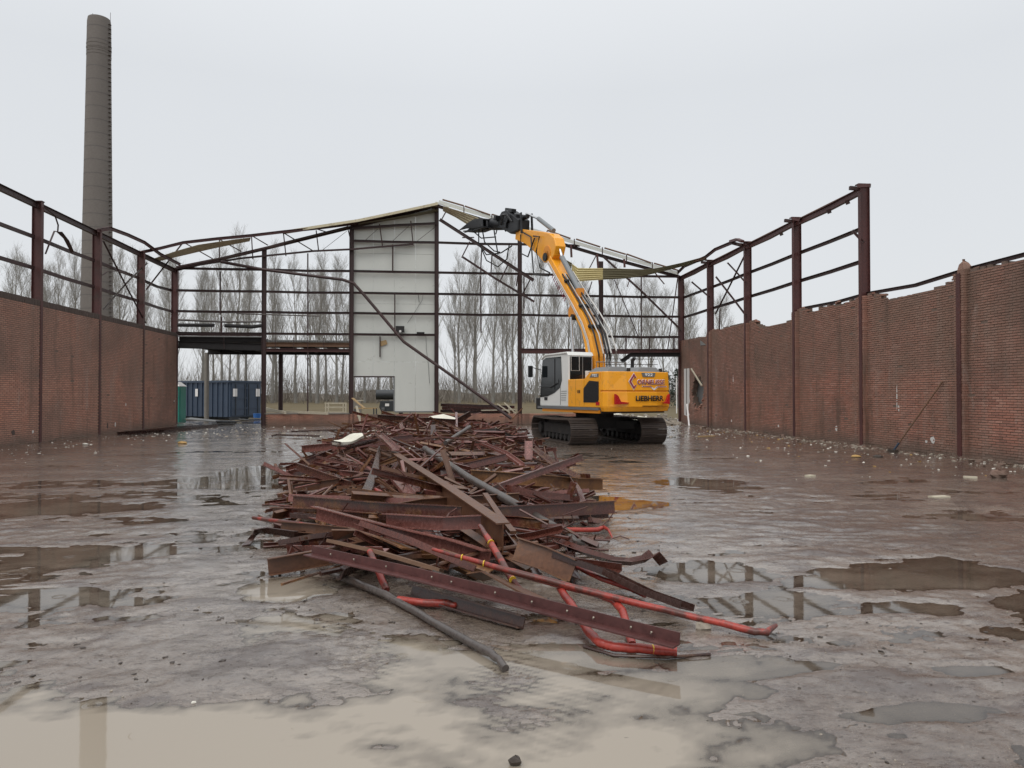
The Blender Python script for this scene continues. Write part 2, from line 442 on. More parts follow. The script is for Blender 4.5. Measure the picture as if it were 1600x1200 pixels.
class MB:
    """collects faces for ONE mesh object"""
    def __init__(self, M4=None):
        self.v, self.f, self.m4 = [], [], M4

    def add(self, vs, fs):
        n = len(self.v)
        if self.m4 is not None:
            vs = [self.m4 @ Vector(p) for p in vs]
        self.v.extend(tuple(p) for p in vs)
        self.f.extend(tuple(i + n for i in q) for q in fs)
        return self

    def box(self, c, s, rot=None):
        pts = []
        for dz in (-.5, .5):
            for dx, dy in ((-.5, -.5), (.5, -.5), (.5, .5), (-.5, .5)):
                p = Vector((dx * s[0], dy * s[1], dz * s[2]))
                if rot:
                    p = Euler(rot, 'XYZ').to_matrix() @ p
                pts.append(p + Vector(c))
        return self.add(pts, [(3, 2, 1, 0), (4, 5, 6, 7), (0, 1, 5, 4), (1, 2, 6, 5), (2, 3, 7, 6), (3, 0, 4, 7)])

    def bx(self, x0, x1, y0, y1, z0, z1):
        return self.box(((x0 + x1) / 2, (y0 + y1) / 2, (z0 + z1) / 2), (x1 - x0, y1 - y0, z1 - z0))

    def prism(self, poly, axis, a, b, poly2=None):
        """polygon in the two other axes, extruded along axis 'x','y' or 'z' from a to b"""
        def mk(p, t):
            return {'x': (t, p[0], p[1]), 'y': (p[0], t, p[1]), 'z': (p[0], p[1], t)}[axis]
        n = len(poly)
        p2 = poly2 or poly
        pts = [mk(p, a) for p in poly] + [mk(p, b) for p in p2]
        fs = [tuple(range(n - 1, -1, -1)), tuple(range(n, 2 * n))]
        fs += [(i, (i + 1) % n, n + (i + 1) % n, n + i) for i in range(n)]
        return self.add(pts, fs)

    def sweep(self, path, prof, up=(0, 0, 1), roll=0.0, cap=True, scales=None, rolls=None):
        path = [Vector(p) for p in path]
        n, m = len(path), len(prof)
        pts = []
        up = Vector(up)
        for i, p in enumerate(path):
            t = (path[min(i + 1, n - 1)] - path[max(i - 1, 0)]).normalized()
            u0 = up if abs(t.dot(up)) < 0.985 else Vector((0, 1, 0.1))
            s = t.cross(u0).normalized()
            u = s.cross(t).normalized()
            rr = roll + (rolls[i] if rolls else 0)
            cr, sr = math.cos(rr), math.sin(rr)
            k_ = scales[i] if scales else 1.0
            for a, b in prof:
                aa, bb = (a * cr - b * sr) * k_, (a * sr + b * cr) * k_
                pts.append(p + s * aa + u * bb)
        fs = []
        for i in range(n - 1):
            for j in range(m):
                a, b = i * m + j, i * m + (j + 1) % m
                fs.append((a, b, b + m, a + m))
        if cap:
            fs.append(tuple(range(m - 1, -1, -1)))
            fs.append(tuple(range((n - 1) * m, n * m)))
        return self.add(pts, fs)

    def tube(self, path, r, n=8, scales=None, cap=True):
        return self.sweep(path, circ(r, n), cap=cap, scales=scales)

    def cyl(self, a, b, r, n=16):
        return self.sweep([a, b], circ(r, n))

    def build(self, name, mat, parent=None, org=None, smooth=None, bevel=0.0):
        me = bpy.data.meshes.new(name)
        o0 = Vector(org) if org is not None else Vector((0, 0, 0))
        me.from_pydata([tuple(Vector(p) - o0) for p in self.v], [], self.f)
        me.materials.append(MATS[mat] if isinstance(mat, str) else mat)
        if smooth is not None:
            me.polygons.foreach_set('use_smooth', [True] * len(me.polygons))
            me.set_sharp_from_angle(angle=R(smooth))
        me.update()
        o = bpy.data.objects.new(name, me)
        COL.objects.link(o)
        if parent is not None:
            o.parent = parent
        elif org is not None:
            o.location = o0
        if bevel:
            bm_ = o.modifiers.new('bevel', 'BEVEL')
            bm_.width = bevel
            bm_.segments = 2
            bm_.limit_method = 'ANGLE'
            bm_.angle_limit = R(35)
        return o


def circ(r, n=8):
    return [(r * math.cos(2 * math.pi * i / n), r * math.sin(2 * math.pi * i / n)) for i in range(n)]


def s_i(h, w, tf=0.012, tw=0.008):
    a, b, c = w / 2, h / 2, tw / 2
    return [(-a, -b), (a, -b), (a, -b + tf), (c, -b + tf), (c, b - tf), (a, b - tf), (a, b), (-a, b), (-a, b - tf), (-c, b - tf), (-c, -b + tf), (-a, -b + tf)]


def s_c(h, w, t=0.01):
    a, b = w / 2, h / 2
    return [(-a, -b), (a, -b), (a, -b + t), (-a + t, -b + t), (-a + t, b - t), (a, b - t), (a, b), (-a, b)]


def s_l(a, b, t=0.01):
    return [(0, 0), (a, 0), (a, t), (t, t), (t, b), (0, b)]


def s_r(w, h):
    return [(-w / 2, -h / 2), (w / 2, -h / 2), (w / 2, h / 2), (-w / 2, h / 2)]


def tag(o, label, cat, group=None, kind=None):
    o['label'] = label
    o['category'] = cat
    if group:
        o['group'] = group
    o['kind'] = kind or 'thing'
    return o


def empty(name, loc, rz=0.0):
    o = bpy.data.objects.new(name, None)
    o.empty_display_size = 0.3
    COL.objects.link(o)
    o.location = loc
    o.rotation_euler = (0, 0, rz)
    return o


def struct(o, label=None):
    o['kind'] = 'structure'
    if label:
        o['label'] = label
    return o


def at0(parent):
    return parent.location


# value noise on arrays
_rs = np.random.RandomState(7)
_LAT = _rs.rand(256, 256)


def vnoise(x, y, s=1.0, ox=0.0, oy=0.0):
    x = x * s + ox + 1000.0
    y = y * s + oy + 1000.0
    xi, yi = np.floor(x).astype(int), np.floor(y).astype(int)
    fx, fy = x - xi, y - yi
    fx, fy = fx * fx * (3 - 2 * fx), fy * fy * (3 - 2 * fy)
    a = _LAT[xi % 256, yi % 256]
    b = _LAT[(xi + 1) % 256, yi % 256]
    c_ = _LAT[xi % 256, (yi + 1) % 256]
    d = _LAT[(xi + 1) % 256, (yi + 1) % 256]
    return (a * (1 - fx) + b * fx) * (1 - fy) + (c_ * (1 - fx) + d * fx) * fy - 0.5


def fbm(x, y, s, oct_=4, g=0.5, ox=0.0):
    out, amp = 0, 1.0
    for i in range(oct_):
        out = out + amp * vnoise(x, y, s, ox + 17.3 * i, 5.1 * i)
        s *= 2.03
        amp *= g
    return out

# ------------------------------------------------------------------ ground
def ground_z(X, Y):
    z = 0.0105 + 0.018 * fbm(X, Y, 0.33, 3) + 0.018 * fbm(X * 0.7, Y * 1.25, 1.2, 5, 0.62, 3.0)
    z = z + 0.011 * fbm(X * .85, Y * 1.15, 5.0, 5, 0.64, 9.0)
    # wheel and track marks dragged through the silt
    for (ang, per, cx, cy, rx, ry, amp) in ((-0.6, 0.075, 0.0, 4.5, 1.1, 0.7, 0.009), (0.35, 0.085, -0.9, 4.6, 1.1, 0.5, 0.008), (0.3, 0.10, 2.2, 4.9, 1.5, 0.6, 0.007), (0.2, 0.16, -3.5, 6.5, 2.0, 1.2, 0.007), (-.15, 0.2, 5.0, 8.0, 2.5, 1.6, 0.007),
                                            (-0.1, 0.5, 5.5, 11.0, 4.5, 4.0, 0.006), (0.12, 0.6, -6.0, 10.0, 4.0, 5.0, 0.006)):
        u = (X - cx) * math.cos(ang) + (Y - cy) * math.sin(ang)
        w = -(X - cx) * math.sin(ang) + (Y - cy) * math.cos(ang)
        m = np.exp(-(u / rx) ** 2 - (w / ry) ** 2)
        z = z + amp * m * np.sin(2 * math.pi * w / per + 12.0 * fbm(X, Y, 0.9, 3)) * np.clip(0.25 + 2.2 * vnoise(X, Y, 2.3), 0, 1.2)
    wob = 0.9 * fbm(X * .8, Y * 1.3, 0.9, 5, 0.62, 40.0)
    for (cx, cy, rx, ry, dep) in ((-1.7, 3.5, 1.2, 0.60, .028), (-0.6, 3.45, 1.0, 0.62, .028), (0.4, 3.25, 0.8, 0.42, .020), (-1.55, 5.0, 0.55, 0.28, .018), (-1.15, 6.25, 0.45, 0.45, .026),
                                  (-1.0, 5.4, 0.5, 0.4, .014), (-4.0, 15.3, 1.5, 2.3, .026), (-3.2, 13.4, 0.9, 1.0, .018), (2.4, 6.5, 0.75, 0.45, .026), (2.75, 5.35, 0.55, 0.4, .022), (1.9, 4.2, 0.55, 0.2, .022), (0.6, 4.45, 0.9, 0.25, .018),
                                  (3.0, 4.0, 0.4, 0.12, .016), (2.5, 3.5, 0.5, 0.12, .014), (-3.9, 7.9, 1.5, 0.35, .015), (4.4, 6.3, 1.5, 0.6, .010), (3.5, 5.2, 0.5, 0.25, .022), (2.8, 10.5, 0.6, 0.5, .016), (4.8, 14.5, 1.0, 3.2, .014),
                                  (-5.5, 11.0, 1.6, 0.6, .018), (-6.5, 14.0, 1.8, 0.8, .016), (-2.6, 6.2, 0.8, 0.35, .010), (7.2, 9.2, 1.6, 0.5, .014)):
        q = ((X - cx) / rx) ** 2 + ((Y - cy) / ry) ** 2
        z = z - dep * 0.85 * np.clip(1.2 - q * (1 + 1.2 * wob) + wob * 1.5, 0, 1)
    z = z - 0.0045 * np.clip((7.0 - Y) / 3.0, 0, 1) - 0.0015 * np.clip((16.0 - Y) / 6.0, 0, 1)
    # mud scraped up round the scrap and against the walls
    z = z + 0.020 * np.exp(-((np.abs(X) - 2.6) / 0.8) ** 2) * np.clip(fbm(X, Y, 2.6, 3) + 0.1, 0, 1) * np.clip((Y - 4.5) / 3, 0, 1)
    z = z + 0.10 * np.clip((np.abs(X) - 11.6) / 1.4, 0, 1) ** 1.5 * (0.7 + fbm(X, Y, 1.2, 3))
    z = z + 0.03 * np.clip((np.abs(X) - 8.0) / 4.0, 0, 1) * (0.6 + fbm(X, Y, 0.8, 3))
    z = z + 0.05 * np.clip((Y - 30) / 10.0, 0, 1) * (0.5 + fbm(X, Y, 0.6, 4))
    return z


NR, NC = 640, 640
rr = 4.2 * (47.0 / 4.2) ** (np.arange(NR) / (NR - 1))
tt = np.linspace(-0.80, 0.80, NC)
YY = np.repeat(rr[:, None], NC, 1)
XX = YY * tt[None, :]
YY = YY - 4.0
ZZ = ground_z(XX, YY)
edge = np.minimum.reduce([np.arange(NC)[None, :].repeat(NR, 0), (NC - 1 - np.arange(NC))[None, :].repeat(NR, 0), np.arange(NR)[:, None].repeat(NC, 1), (NR - 1 - np.arange(NR))[:, None].repeat(NC, 1)])
ZZ = np.where(edge < 1, -0.05, ZZ)
co = np.stack([XX, YY, ZZ], -1).reshape(-1, 3).astype(np.float32)
idx = np.arange(NR * NC).reshape(NR, NC)
quads = np.stack([idx[:-1, :-1], idx[:-1, 1:], idx[1:, 1:], idx[1:, :-1]], -1).reshape(-1, 4).astype(np.int32)
me = bpy.data.meshes.new('yard_ground')
me.vertices.add(len(co))
me.vertices.foreach_set('co', co.ravel())
me.loops.add(quads.size)
me.loops.foreach_set('vertex_index', quads.ravel())
me.polygons.add(len(quads))
me.polygons.foreach_set('loop_start', np.arange(0, quads.size, 4, dtype=np.int32))
me.polygons.foreach_set('loop_total', np.full(len(quads), 4, dtype=np.int32))
me.polygons.foreach_set('use_smooth', np.ones(len(quads), dtype=bool))
me.update(calc_edges=True)
me.materials.append(M['yard_mud'])
yard = bpy.data.objects.new('yard_ground', me)
COL.objects.link(yard)
struct(yard, 'wet muddy yard floor between the brick walls')
# flat yard sheet that carries on under and round the modelled floor
b = MB()
b.add([(-16, -30, -0.012), (16, -30, -0.012), (16, 60, -0.012), (-16, 60, -0.012)], [(0, 1, 2, 3)])
struct(b.build('yard_base', 'yard_mud'))
# water lying wherever the floor dips below the puddle level, with its depth stored on the sheet
wet = ZZ < 0.0008
wet[edge < 3] = False
qm = (wet[:-1, :-1] | wet[:-1, 1:] | wet[1:, 1:] | wet[1:, :-1]) & (np.abs(XX[:-1, :-1]) < 12.6) & (YY[:-1, :-1] < 37.5)
wq = np.stack([idx[:-1, :-1], idx[:-1, 1:], idx[1:, 1:], idx[1:, :-1]], -1)[qm]
used, inv = np.unique(wq.ravel(), return_inverse=True)
wco = co[used].copy()
wdep = np.clip(-wco[:, 2], 0, 0.1).astype(np.float32)
wco[:, 2] = 0.0
wm = bpy.data.meshes.new('puddle_water')
wm.vertices.add(len(wco))
wm.vertices.foreach_set('co', wco.ravel())
wm.loops.add(len(inv))
wm.loops.foreach_set('vertex_index', inv.astype(np.int32))
wm.polygons.add(len(wq))
wm.polygons.foreach_set('loop_start', np.arange(0, len(inv), 4, dtype=np.int32))
wm.polygons.foreach_set('loop_total', np.full(len(wq), 4, dtype=np.int32))
wm.update(calc_edges=True)
wm.attributes.new('depth', 'FLOAT', 'POINT').data.foreach_set('value', wdep)
wm.materials.append(M['puddle_water'])
water = bpy.data.objects.new('puddle_water', wm)
COL.objects.link(water)
struct(water, 'silty rain puddles lying on the yard')
# the field outside, rising a little to the tree row
b = MB()
ys = [-400, 36, 60, 85, 105, 140, 400, 2500]
zs = [-0.03, -0.03, 0.0, 0.15, 0.45, 0.5, 0.6, 0.6]
xs = [-2500, -300, -60, 0, 60, 300, 2500]
vsl = [(x, y, z) for y, z in zip(ys, zs) for x in xs]
nx = len(xs)
b.add(vsl, [(j * nx + i, j * nx + i + 1, (j + 1) * nx + i + 1, (j + 1) * nx + i) for j in range(len(ys) - 1) for i in range(nx - 1)])
struct(b.build('field_ground', 'field_grass', smooth=60), 'dry winter field beyond the gable')

# ------------------------------------------------------------------ brick walls
BL, BH, JT = 0.21, 0.0505, 0.012
PIT, CRS = BL + JT, BH + JT
COLS_Y = [38.3, 34.05, 29.8, 25.55, 21.3, 17.05, 12.8]


def brick_mesh(name, mat, dx, proud):
    b_ = MB()
    brick_geo(b_, 0, 0, 0, BL, BH, dx, proud)
    me_ = bpy.data.meshes.new(name)
    me_.from_pydata(b_.v, [], b_.f)
    me_.materials.append(MATS[mat])
    return me_


def brick_geo(b_, x, y, z, ln, ht, sgn, proud, jx=0.0):
    """brick face proud of the mortar; sgn = direction the face looks along X"""
    e_ = 0.004
    xf = x + sgn * proud
    xb = x - sgn * 0.02
    y0, y1, z0, z1 = y, y + ln, z, z + ht
    pts = [(xb, y0, z0), (xb, y1, z0), (xb, y1, z1), (xb, y0, z1),
           (xf, y0 + e_, z0 + e_), (xf + jx, y1 - e_, z0 + e_), (xf + jx, y1 - e_, z1 - e_), (xf, y0 + e_, z1 - e_)]
    b_.add(pts, [(4, 5, 6, 7), (0, 1, 5, 4), (1, 2, 6, 5), (2, 3, 7, 6), (3, 0, 4, 7)])


# ragged top of the right wall: (y, z)
RTOP = [(10.0, 4.70), (14.0, 4.69), (15.2, 4.67), (16.55, 4.70), (16.8, 4.64), (17.3, 4.62), (17.6, 4.47), (18.3, 4.42), (19.9, 4.38), (20.4, 4.50), (21.0, 4.66), (21.6, 4.66), (22.6, 4.55), (23.4, 4.62),
        (24.6, 4.52), (24.95, 4.68), (25.3, 4.72), (25.75, 4.66), (26.0, 4.38), (27.4, 4.34), (28.4, 4.32), (29.0, 4.55), (29.3, 4.68), (30.0, 4.68), (33.0, 4.70), (34.0, 4.72), (34.4, 4.45), (36.8, 4.52), (38.3, 4.55)]


def rtop(y):
    for (a, za), (b_, zb) in zip(RTOP, RTOP[1:]):
        if a <= y <= b_:
            return za + (zb - za) * (y - a) / (b_ - a)
    return RTOP[0][1] if y < 11 else RTOP[-1][1]


rng = random.Random(5)
HOLE = (34.9, 36.6, 0.95, 2.55)      # broken-out opening near the far end of the right wall


def in_hole(y0, y1, z0, z1):
    cy, cz = (HOLE[0] + HOLE[1]) / 2, (HOLE[2] + HOLE[3]) / 2
    my, mz = (y0 + y1) / 2, (z0 + z1) / 2
    d = ((my - cy) / 0.85) ** 2 + ((mz - cz) / 0.85) ** 2
    return d < 0.92 + 0.25 * math.sin(my * 17 + mz * 9)


RX = 13.03                            # inner face of the right wall
rw = empty('brick_wall', (RX, 24, 0))
tag(rw, 'tall weathered red brick wall with broken top and pilasters, on the right', 'brick wall', 'side walls of the gutted hall')
OR = rw.location
# mortar core, stepped at the top like the bricks and open at the hole
core = MB()
y = 9.9
while y < 38.4:
    y1 = y + PIT / 2
    top = math.floor((rtop(y + PIT / 4) + 0.09 * rng.uniform(-1, .6) * (1 if abs(rtop(y + .3) - rtop(y - .3)) > .05 else 0.45)) / CRS) * CRS
    zs_ = [0.0]
    z_cut = [zc for zc in np.arange(0, top, CRS * 2) if in_hole(y, y1, zc, zc + CRS * 2)]
    if z_cut:
        core.bx(RX, RX + 0.26, y, y1, -0.05, z_cut[0])
        core.bx(RX, RX + 0.26, y, y1, z_cut[-1] + CRS * 2, top)
    else:
        core.bx(RX, RX + 0.26, y, y1, -0.05, top)
    y = y1
core.build('mortar_core', 'mortar', rw, OR)
near = []
rest = MB()
for c_ in range(int(4.8 / CRS)):
    z = c_ * CRS + JT / 2
    y = 9.9 + (PIT / 2 if c_ % 2 else 0) + rng.uniform(-.01, .01)
    while y < 38.25:
        jit = rng.uniform(-0.003, 0.003)
        if z + BH < rtop(y + BL / 2) - 0.02 and not in_hole(y, y + BL, z, z + BH):
            if 14.9 < y < 17.0 and 0.9 < z < 3.0 and not (abs(y - 16.85) < 0.42) and len(near) < 300:
                near.append((y, z, jit))
            elif rng.random() > 0.004:
                brick_geo(rest, RX, y, z, BL + rng.uniform(-.006, .002), BH + rng.uniform(-.005, .002), -1, 0.011 + jit * 1.5, rng.uniform(-.003, .003))
        y += PIT
bme = brick_mesh('brick', 'brick_right', -1, 0.011)
for (y, z, jit) in near:
    o = bpy.data.objects.new('brick', bme)
    COL.objects.link(o)
    o.parent = rw
    o.location = (jit, y - OR.y, z - OR.z)
rb = rest.build('brick_courses', 'brick_right', rw, OR)
rb['kind'] = 'stuff'
# pilasters on the right wall with the column flange let into them
for yc in COLS_Y[1:]:
    pb = MB()
    z = JT / 2
    i_ = 0
    while z < min(rtop(yc), 4.66) - 0.03:
        h_ = BH
        for (ya, yb) in (((yc - 0.17, yc - 0.035), (yc + 0.09, yc + 0.17)) if i_ % 2 else ((yc - 0.17, yc - 0.075), (yc + 0.075, yc + 0.17))):
            pb.bx(RX - 0.11 + rng.uniform(-.005, .005), RX + 0.05, ya + rng.uniform(-.004, .004), yb, z, z + h_)
        z += CRS
        i_ += 1
    p = pb.build('pilaster_brick', 'brick_right', rw, OR)
    p['kind'] = 'stuff'
    MB().bx(RX - 0.098, RX + 0.05, yc - 0.16, yc + 0.16, -0.02, min(rtop(yc), 4.66) - 0.08).build('pilaster_mortar', 'mortar', rw, OR)
# patches of render and fixings left on the wall
for (y, z, a, b_, mt) in ((18.2, 0.42, .09, .10, 'plaster_white'), (18.45, 0.36, .05, .05, 'plaster_white'), (22.9, 0.5, .07, .09, 'plaster_white'), (27.0, 0.4, .06, .07, 'plaster_white'), (31.5, 0.45, .06, .06, 'plaster_white'),
                          (19.7, 1.55, .02, .34, 'plaster_white'), (19.62, 1.22, .03, .10, 'plaster_white'), (31.3, 2.3, .03, .22, 'plaster_white')):
    pts = [(y + a * (0.7 + .5 * rng.random()) * math.cos(t), z + b_ * (0.7 + .5 * rng.random()) * math.sin(t)) for t in [i * math.pi / 4.5 for i in range(9)]]
    MB().prism(pts, 'x', RX - 0.013, RX + 0.01).build('render_patch', mt, rw, OR)
# loose bricks left standing on the broken edges
for (y, n_) in ((17.0, 7), (20.7, 5), (25.2, 6), (29.15, 5), (23.0, 3), (34.1, 3)):
    for q in range(n_):
        yy = y + rng.uniform(-.45, .45)
        zt = math.floor(rtop(yy) / CRS) * CRS + 0.02
        b_ = MB()
        b_.box((RX + rng.uniform(.02, .16), yy, zt + rng.uniform(0, .05)), (0.10, 0.2, 0.055), (rng.uniform(-.3, .3), rng.uniform(-.2, .2), rng.uniform(-.6, .6)))
        b_.build('loose_brick', 'brick_right', rw, OR)
# broken cap brickwork standing on the pilaster at the near column
b_ = MB()
b_.sweep([(RX + .03, 17.0, 4.55), (RX + .02, 16.98, 4.72), (RX + .0, 17.0, 4.86), (RX + .01, 17.02, 4.97)], s_r(0.26, 0.22), scales=[1, 1, .62, .22])
b_.build('brick_stub', 'brick_right', rw, OR)

# the jamb of the hole: grey board behind, painted corner strip, rubble
MB().bx(RX + 0.30, RX + 0.34, 34.6, 36.7, 0.5, 2.9).build('backing_board', 'paint_grey', rw, OR)
b_ = MB()
zz = [0.50, 0.7, 0.9, 1.1, 1.5, 2.0, 2.5, 2.98]
b_.prism([(36.95, .55), (37.35, .5), (37.75, .55), (37.75, 2.98), (36.95, 2.98), (36.93, 2.0), (36.96, 1.5), (36.86, 1.25), (37.05, 1.1), (37.1, .8)], 'x', RX - 0.02, RX + 0.01)
b_.build('painted_strip', 'plaster_white', rw, OR)
MB().bx(RX - 0.025, RX + 0.0, 37.30, 37.40, .55, 2.98).build('strip_groove', 'pipe_grey', rw, OR)
b_ = MB()
for q in range(16):
    a = rng.uniform(0, 6.28)
    b_.box((RX - .01 + rng.uniform(0, .12), 35.75 + .9 * math.cos(a), 1.75 + .88 * math.sin(a)), (0.14, 0.17, 0.06), (rng.uniform(-.5, .5), rng.uniform(-.4, .4), rng.uniform(-.6, .6)))
ob_ = b_.build('broken_edge_bricks', 'brick_right', rw, OR)
ob_['kind'] = 'stuff'
MB().prism([(35.3, 4.05), (35.3, 4.3), (34.5, 4.02)], 'x', RX - 0.03, RX - 0.015).build('metal_scrap', 'duct_grey', rw, OR)

# left wall: flush panels between the columns, a soldier course on top
LX = -12.90
lw = empty('brick_wall', (LX, 24, 0))
tag(lw, 'straight brown brick wall with level top, on the left below the chimney', 'brick wall', 'side walls of the gutted hall')
OL = lw.location
MB().bx(LX - 0.25, LX, 9.9, 38.4, -0.05, 4.66).build('mortar_core', 'mortar', lw, OL)
rest = MB()
for c_ in range(int(4.5 / CRS)):
    z = c_ * CRS + JT / 2
    y = 9.9 + (PIT / 2 if c_ % 2 else 0)
    while y < 38.2:
        if rng.random() > 0.003 and all(not (yc - 0.085 < y + BL / 2 < yc + 0.085) for yc in COLS_Y):
            brick_geo(rest, LX, y, z, BL + rng.uniform(-.004, .002), BH + rng.uniform(-.003, .002), 1, 0.006 + rng.uniform(-.003, .003), rng.uniform(-.002, .002))
        y += PIT
lb = rest.build('brick_courses', 'brick_left', lw, OL)
lb['kind'] = 'stuff'
sold = MB()
y = 9.9
while y < 38.3:
    h_ = 0.19 + rng.uniform(-.006, .006)
    sold.bx(LX - 0.22, LX + 0.012 + rng.uniform(-.004, .004), y, y + 0.052, 4.505, 4.505 + h_)
    y += 0.064
so = sold.build('soldier_course', 'soldier_brick', lw, OL)
so['kind'] = 'stuff'
for (y, z, a, b_) in ((24.0, .45, .10, .10), (30.5, .38, .06, .12), (32.2, 1.2, .05, .05), (31.2, .42, .05, .1), (25.1, .42, .05, .06), (37.9, 1.3, .04, .05)):
    pts = [(y + a * (0.7 + .5 * rng.random()) * math.cos(t), z + b_ * (0.7 + .5 * rng.random()) * math.sin(t)) for t in [i * math.pi / 4.5 for i in range(9)]]
    MB().prism(pts, 'x', LX - 0.01, LX + 0.013).build('render_patch', 'plaster_white' if a < .06 else 'soldier_brick', lw, OL)

# low brick plinth under the gable
pw = empty('brick_plinth', (-0.3, 38.4, 0))
tag(pw, 'low brown brick plinth along the foot of the gable', 'brick wall')
OP = pw.location
b_ = MB()
for c_ in range(10):
    z = c_ * CRS + JT / 2
    x = -8.6 + (PIT / 2 if c_ % 2 else 0)
    while x < 8.4:
        if not (-4.05 < x < -2.2 and c_ > 6) and rng.random() > 0.01:
            b_.bx(x, x + BL, 38.28 + rng.uniform(-.004, .004), 38.4, z, z + BH)
        x += PIT
pb_ = b_.build('brick_courses', 'brick_left', pw, OP)
pb_['kind'] = 'stuff'
MB().bx(-8.6, 8.6, 38.295, 38.5, -0.05, 0.60).build('mortar_core', 'mortar', pw, OP)
MB().bx(-8.62, -4.4, 38.25, 38.52, 0.625, 0.69).build('coping', 'concrete', pw, OP)

# ------------------------------------------------------------------ steel frames
IPE = s_i(0.30, 0.15, 0.016, 0.010)      # profile (a along side, b up)
EAVE = 7.92


def column(parent, org, x, y, z0, z1, h=0.30, w=0.15, along='x', mat='column_steel'):
    """I column standing; web in the plane across the hall when along == 'x'"""
    b_ = MB()
    pr = s_i(h, w, 0.016, 0.011)
    poly = [(x + q[1], y + q[0]) for q in pr] if along == 'x' else [(x + q[0], y + q[1]) for q in pr]
    b_.prism(poly, 'z', z0, z1)
    return b_.build('column', mat, parent, org)


def bar(parent, org, name, pts, prof, mat='frame_steel', **kw):
    return MB().sweep(pts, prof, **kw).build(name, mat, parent, org)


RAIL = s_c(0.12, 0.06, 0.008)
ROD = circ(0.022, 6)

fl = empty('side_frame', (-13.03, 30, 0))
tag(fl, 'rusty steel columns and rails rising above the left brick wall', 'steel frame', 'bare steel frames of the hall')
OFL = fl.location
for y in COLS_Y[1:]:
    column(fl, OFL, -13.03, y, 0, EAVE + 0.02)
    MB().bx(-13.2, -12.86, y - 0.09, y + 0.09, EAVE + 0.02, EAVE + 0.045).build('cap_plate', 'column_steel', fl, OFL)
ys_ = COLS_Y + [8.5]
for a, b2 in zip(ys_, ys_[1:]):
    bar(fl, OFL, 'eave_beam', [(-13.03, a - 0.03, EAVE - 0.10), (-13.03, b2 + 0.03, EAVE - 0.10)], s_i(0.2, 0.12, 0.012, 0.009))
    if b2 < 34:
        bar(fl, OFL, 'wall_rail', [(-13.10, a - 0.08, 6.77), (-13.10, (a + b2) / 2, 6.75), (-13.10, b2 + 0.08, 6.77)], RAIL)
    bar(fl, OFL, 'wall_rail', [(-13.10, a - 0.08, 5.75), (-13.10, (a + b2) / 2, 5.73), (-13.10, b2 + 0.08, 5.75)], RAIL)
bar(fl, OFL, 'wall_rail', [(-13.10, 34.1, 6.75), (-13.10, 36.1, 6.7), (-13.10, 38.2, 6.8)], RAIL)
bar(fl, OFL, 'brace', [(-12.98, 30.13, 7.60), (-12.98, 32.04, 6.31), (-12.98, 34.36, 4.81)], s_l(0.07, 0.07, 0.008))
bar(fl, OFL, 'brace', [(-13.00, 30.28, 4.94), (-13.00, 32.59, 6.40), (-13.00, 34.65, 7.55)], s_l(0.05, 0.05, 0.008), mat='pipe_grey')
bar(fl, OFL, 'brace', [(-12.98, 34.48, 6.31), (-12.98, 36.15, 7.40), (-12.60, 38.13, 9.21)], s_l(0.05, 0.05, 0.008))
# purlin pulled loose over the eave
bar(fl, OFL, 'bent_purlin', [(-12.90, 29.55, 7.90), (-12.80, 30.37, 8.16), (-12.75, 31.93, 8.24), (-12.70, 33.55, 8.26), (-12.65, 34.29, 8.16), (-12.60, 35.07, 8.05), (-12.60, 37.87, 8.04)], s_c(0.14, 0.06, 0.008), mat='column_steel')
bar(fl, OFL, 'bent_strip', [(-12.85, 25.61, 7.78), (-12.80, 26.17, 7.64), (-12.80, 26.38, 7.37), (-12.80, 26.35, 7.12), (-12.80, 26.78, 7.01), (-12.80, 27.32, 6.61)], s_r(0.05, 0.012))
bar(fl, OFL, 'bent_strip', [(-12.78, 26.43, 7.12), (-12.80, 26.14, 7.12), (-12.80, 25.86, 6.69), (-12.85, 25.68, 6.25)], s_r(0.06, 0.012))
bar(fl, OFL, 'bent_strip', [(-12.70, 26.31, 7.13), (-12.70, 26.79, 6.93), (-12.70, 27.16, 6.60)], s_r(0.13, 0.014))
bar(fl, OFL, 'bent_strip', [(-12.85, 29.85, 6.23), (-12.80, 30.17, 6.43), (-12.80, 31.77, 6.70), (-12.80, 32.22, 6.66), (-12.80, 32.54, 6.58)], s_r(0.06, 0.02))

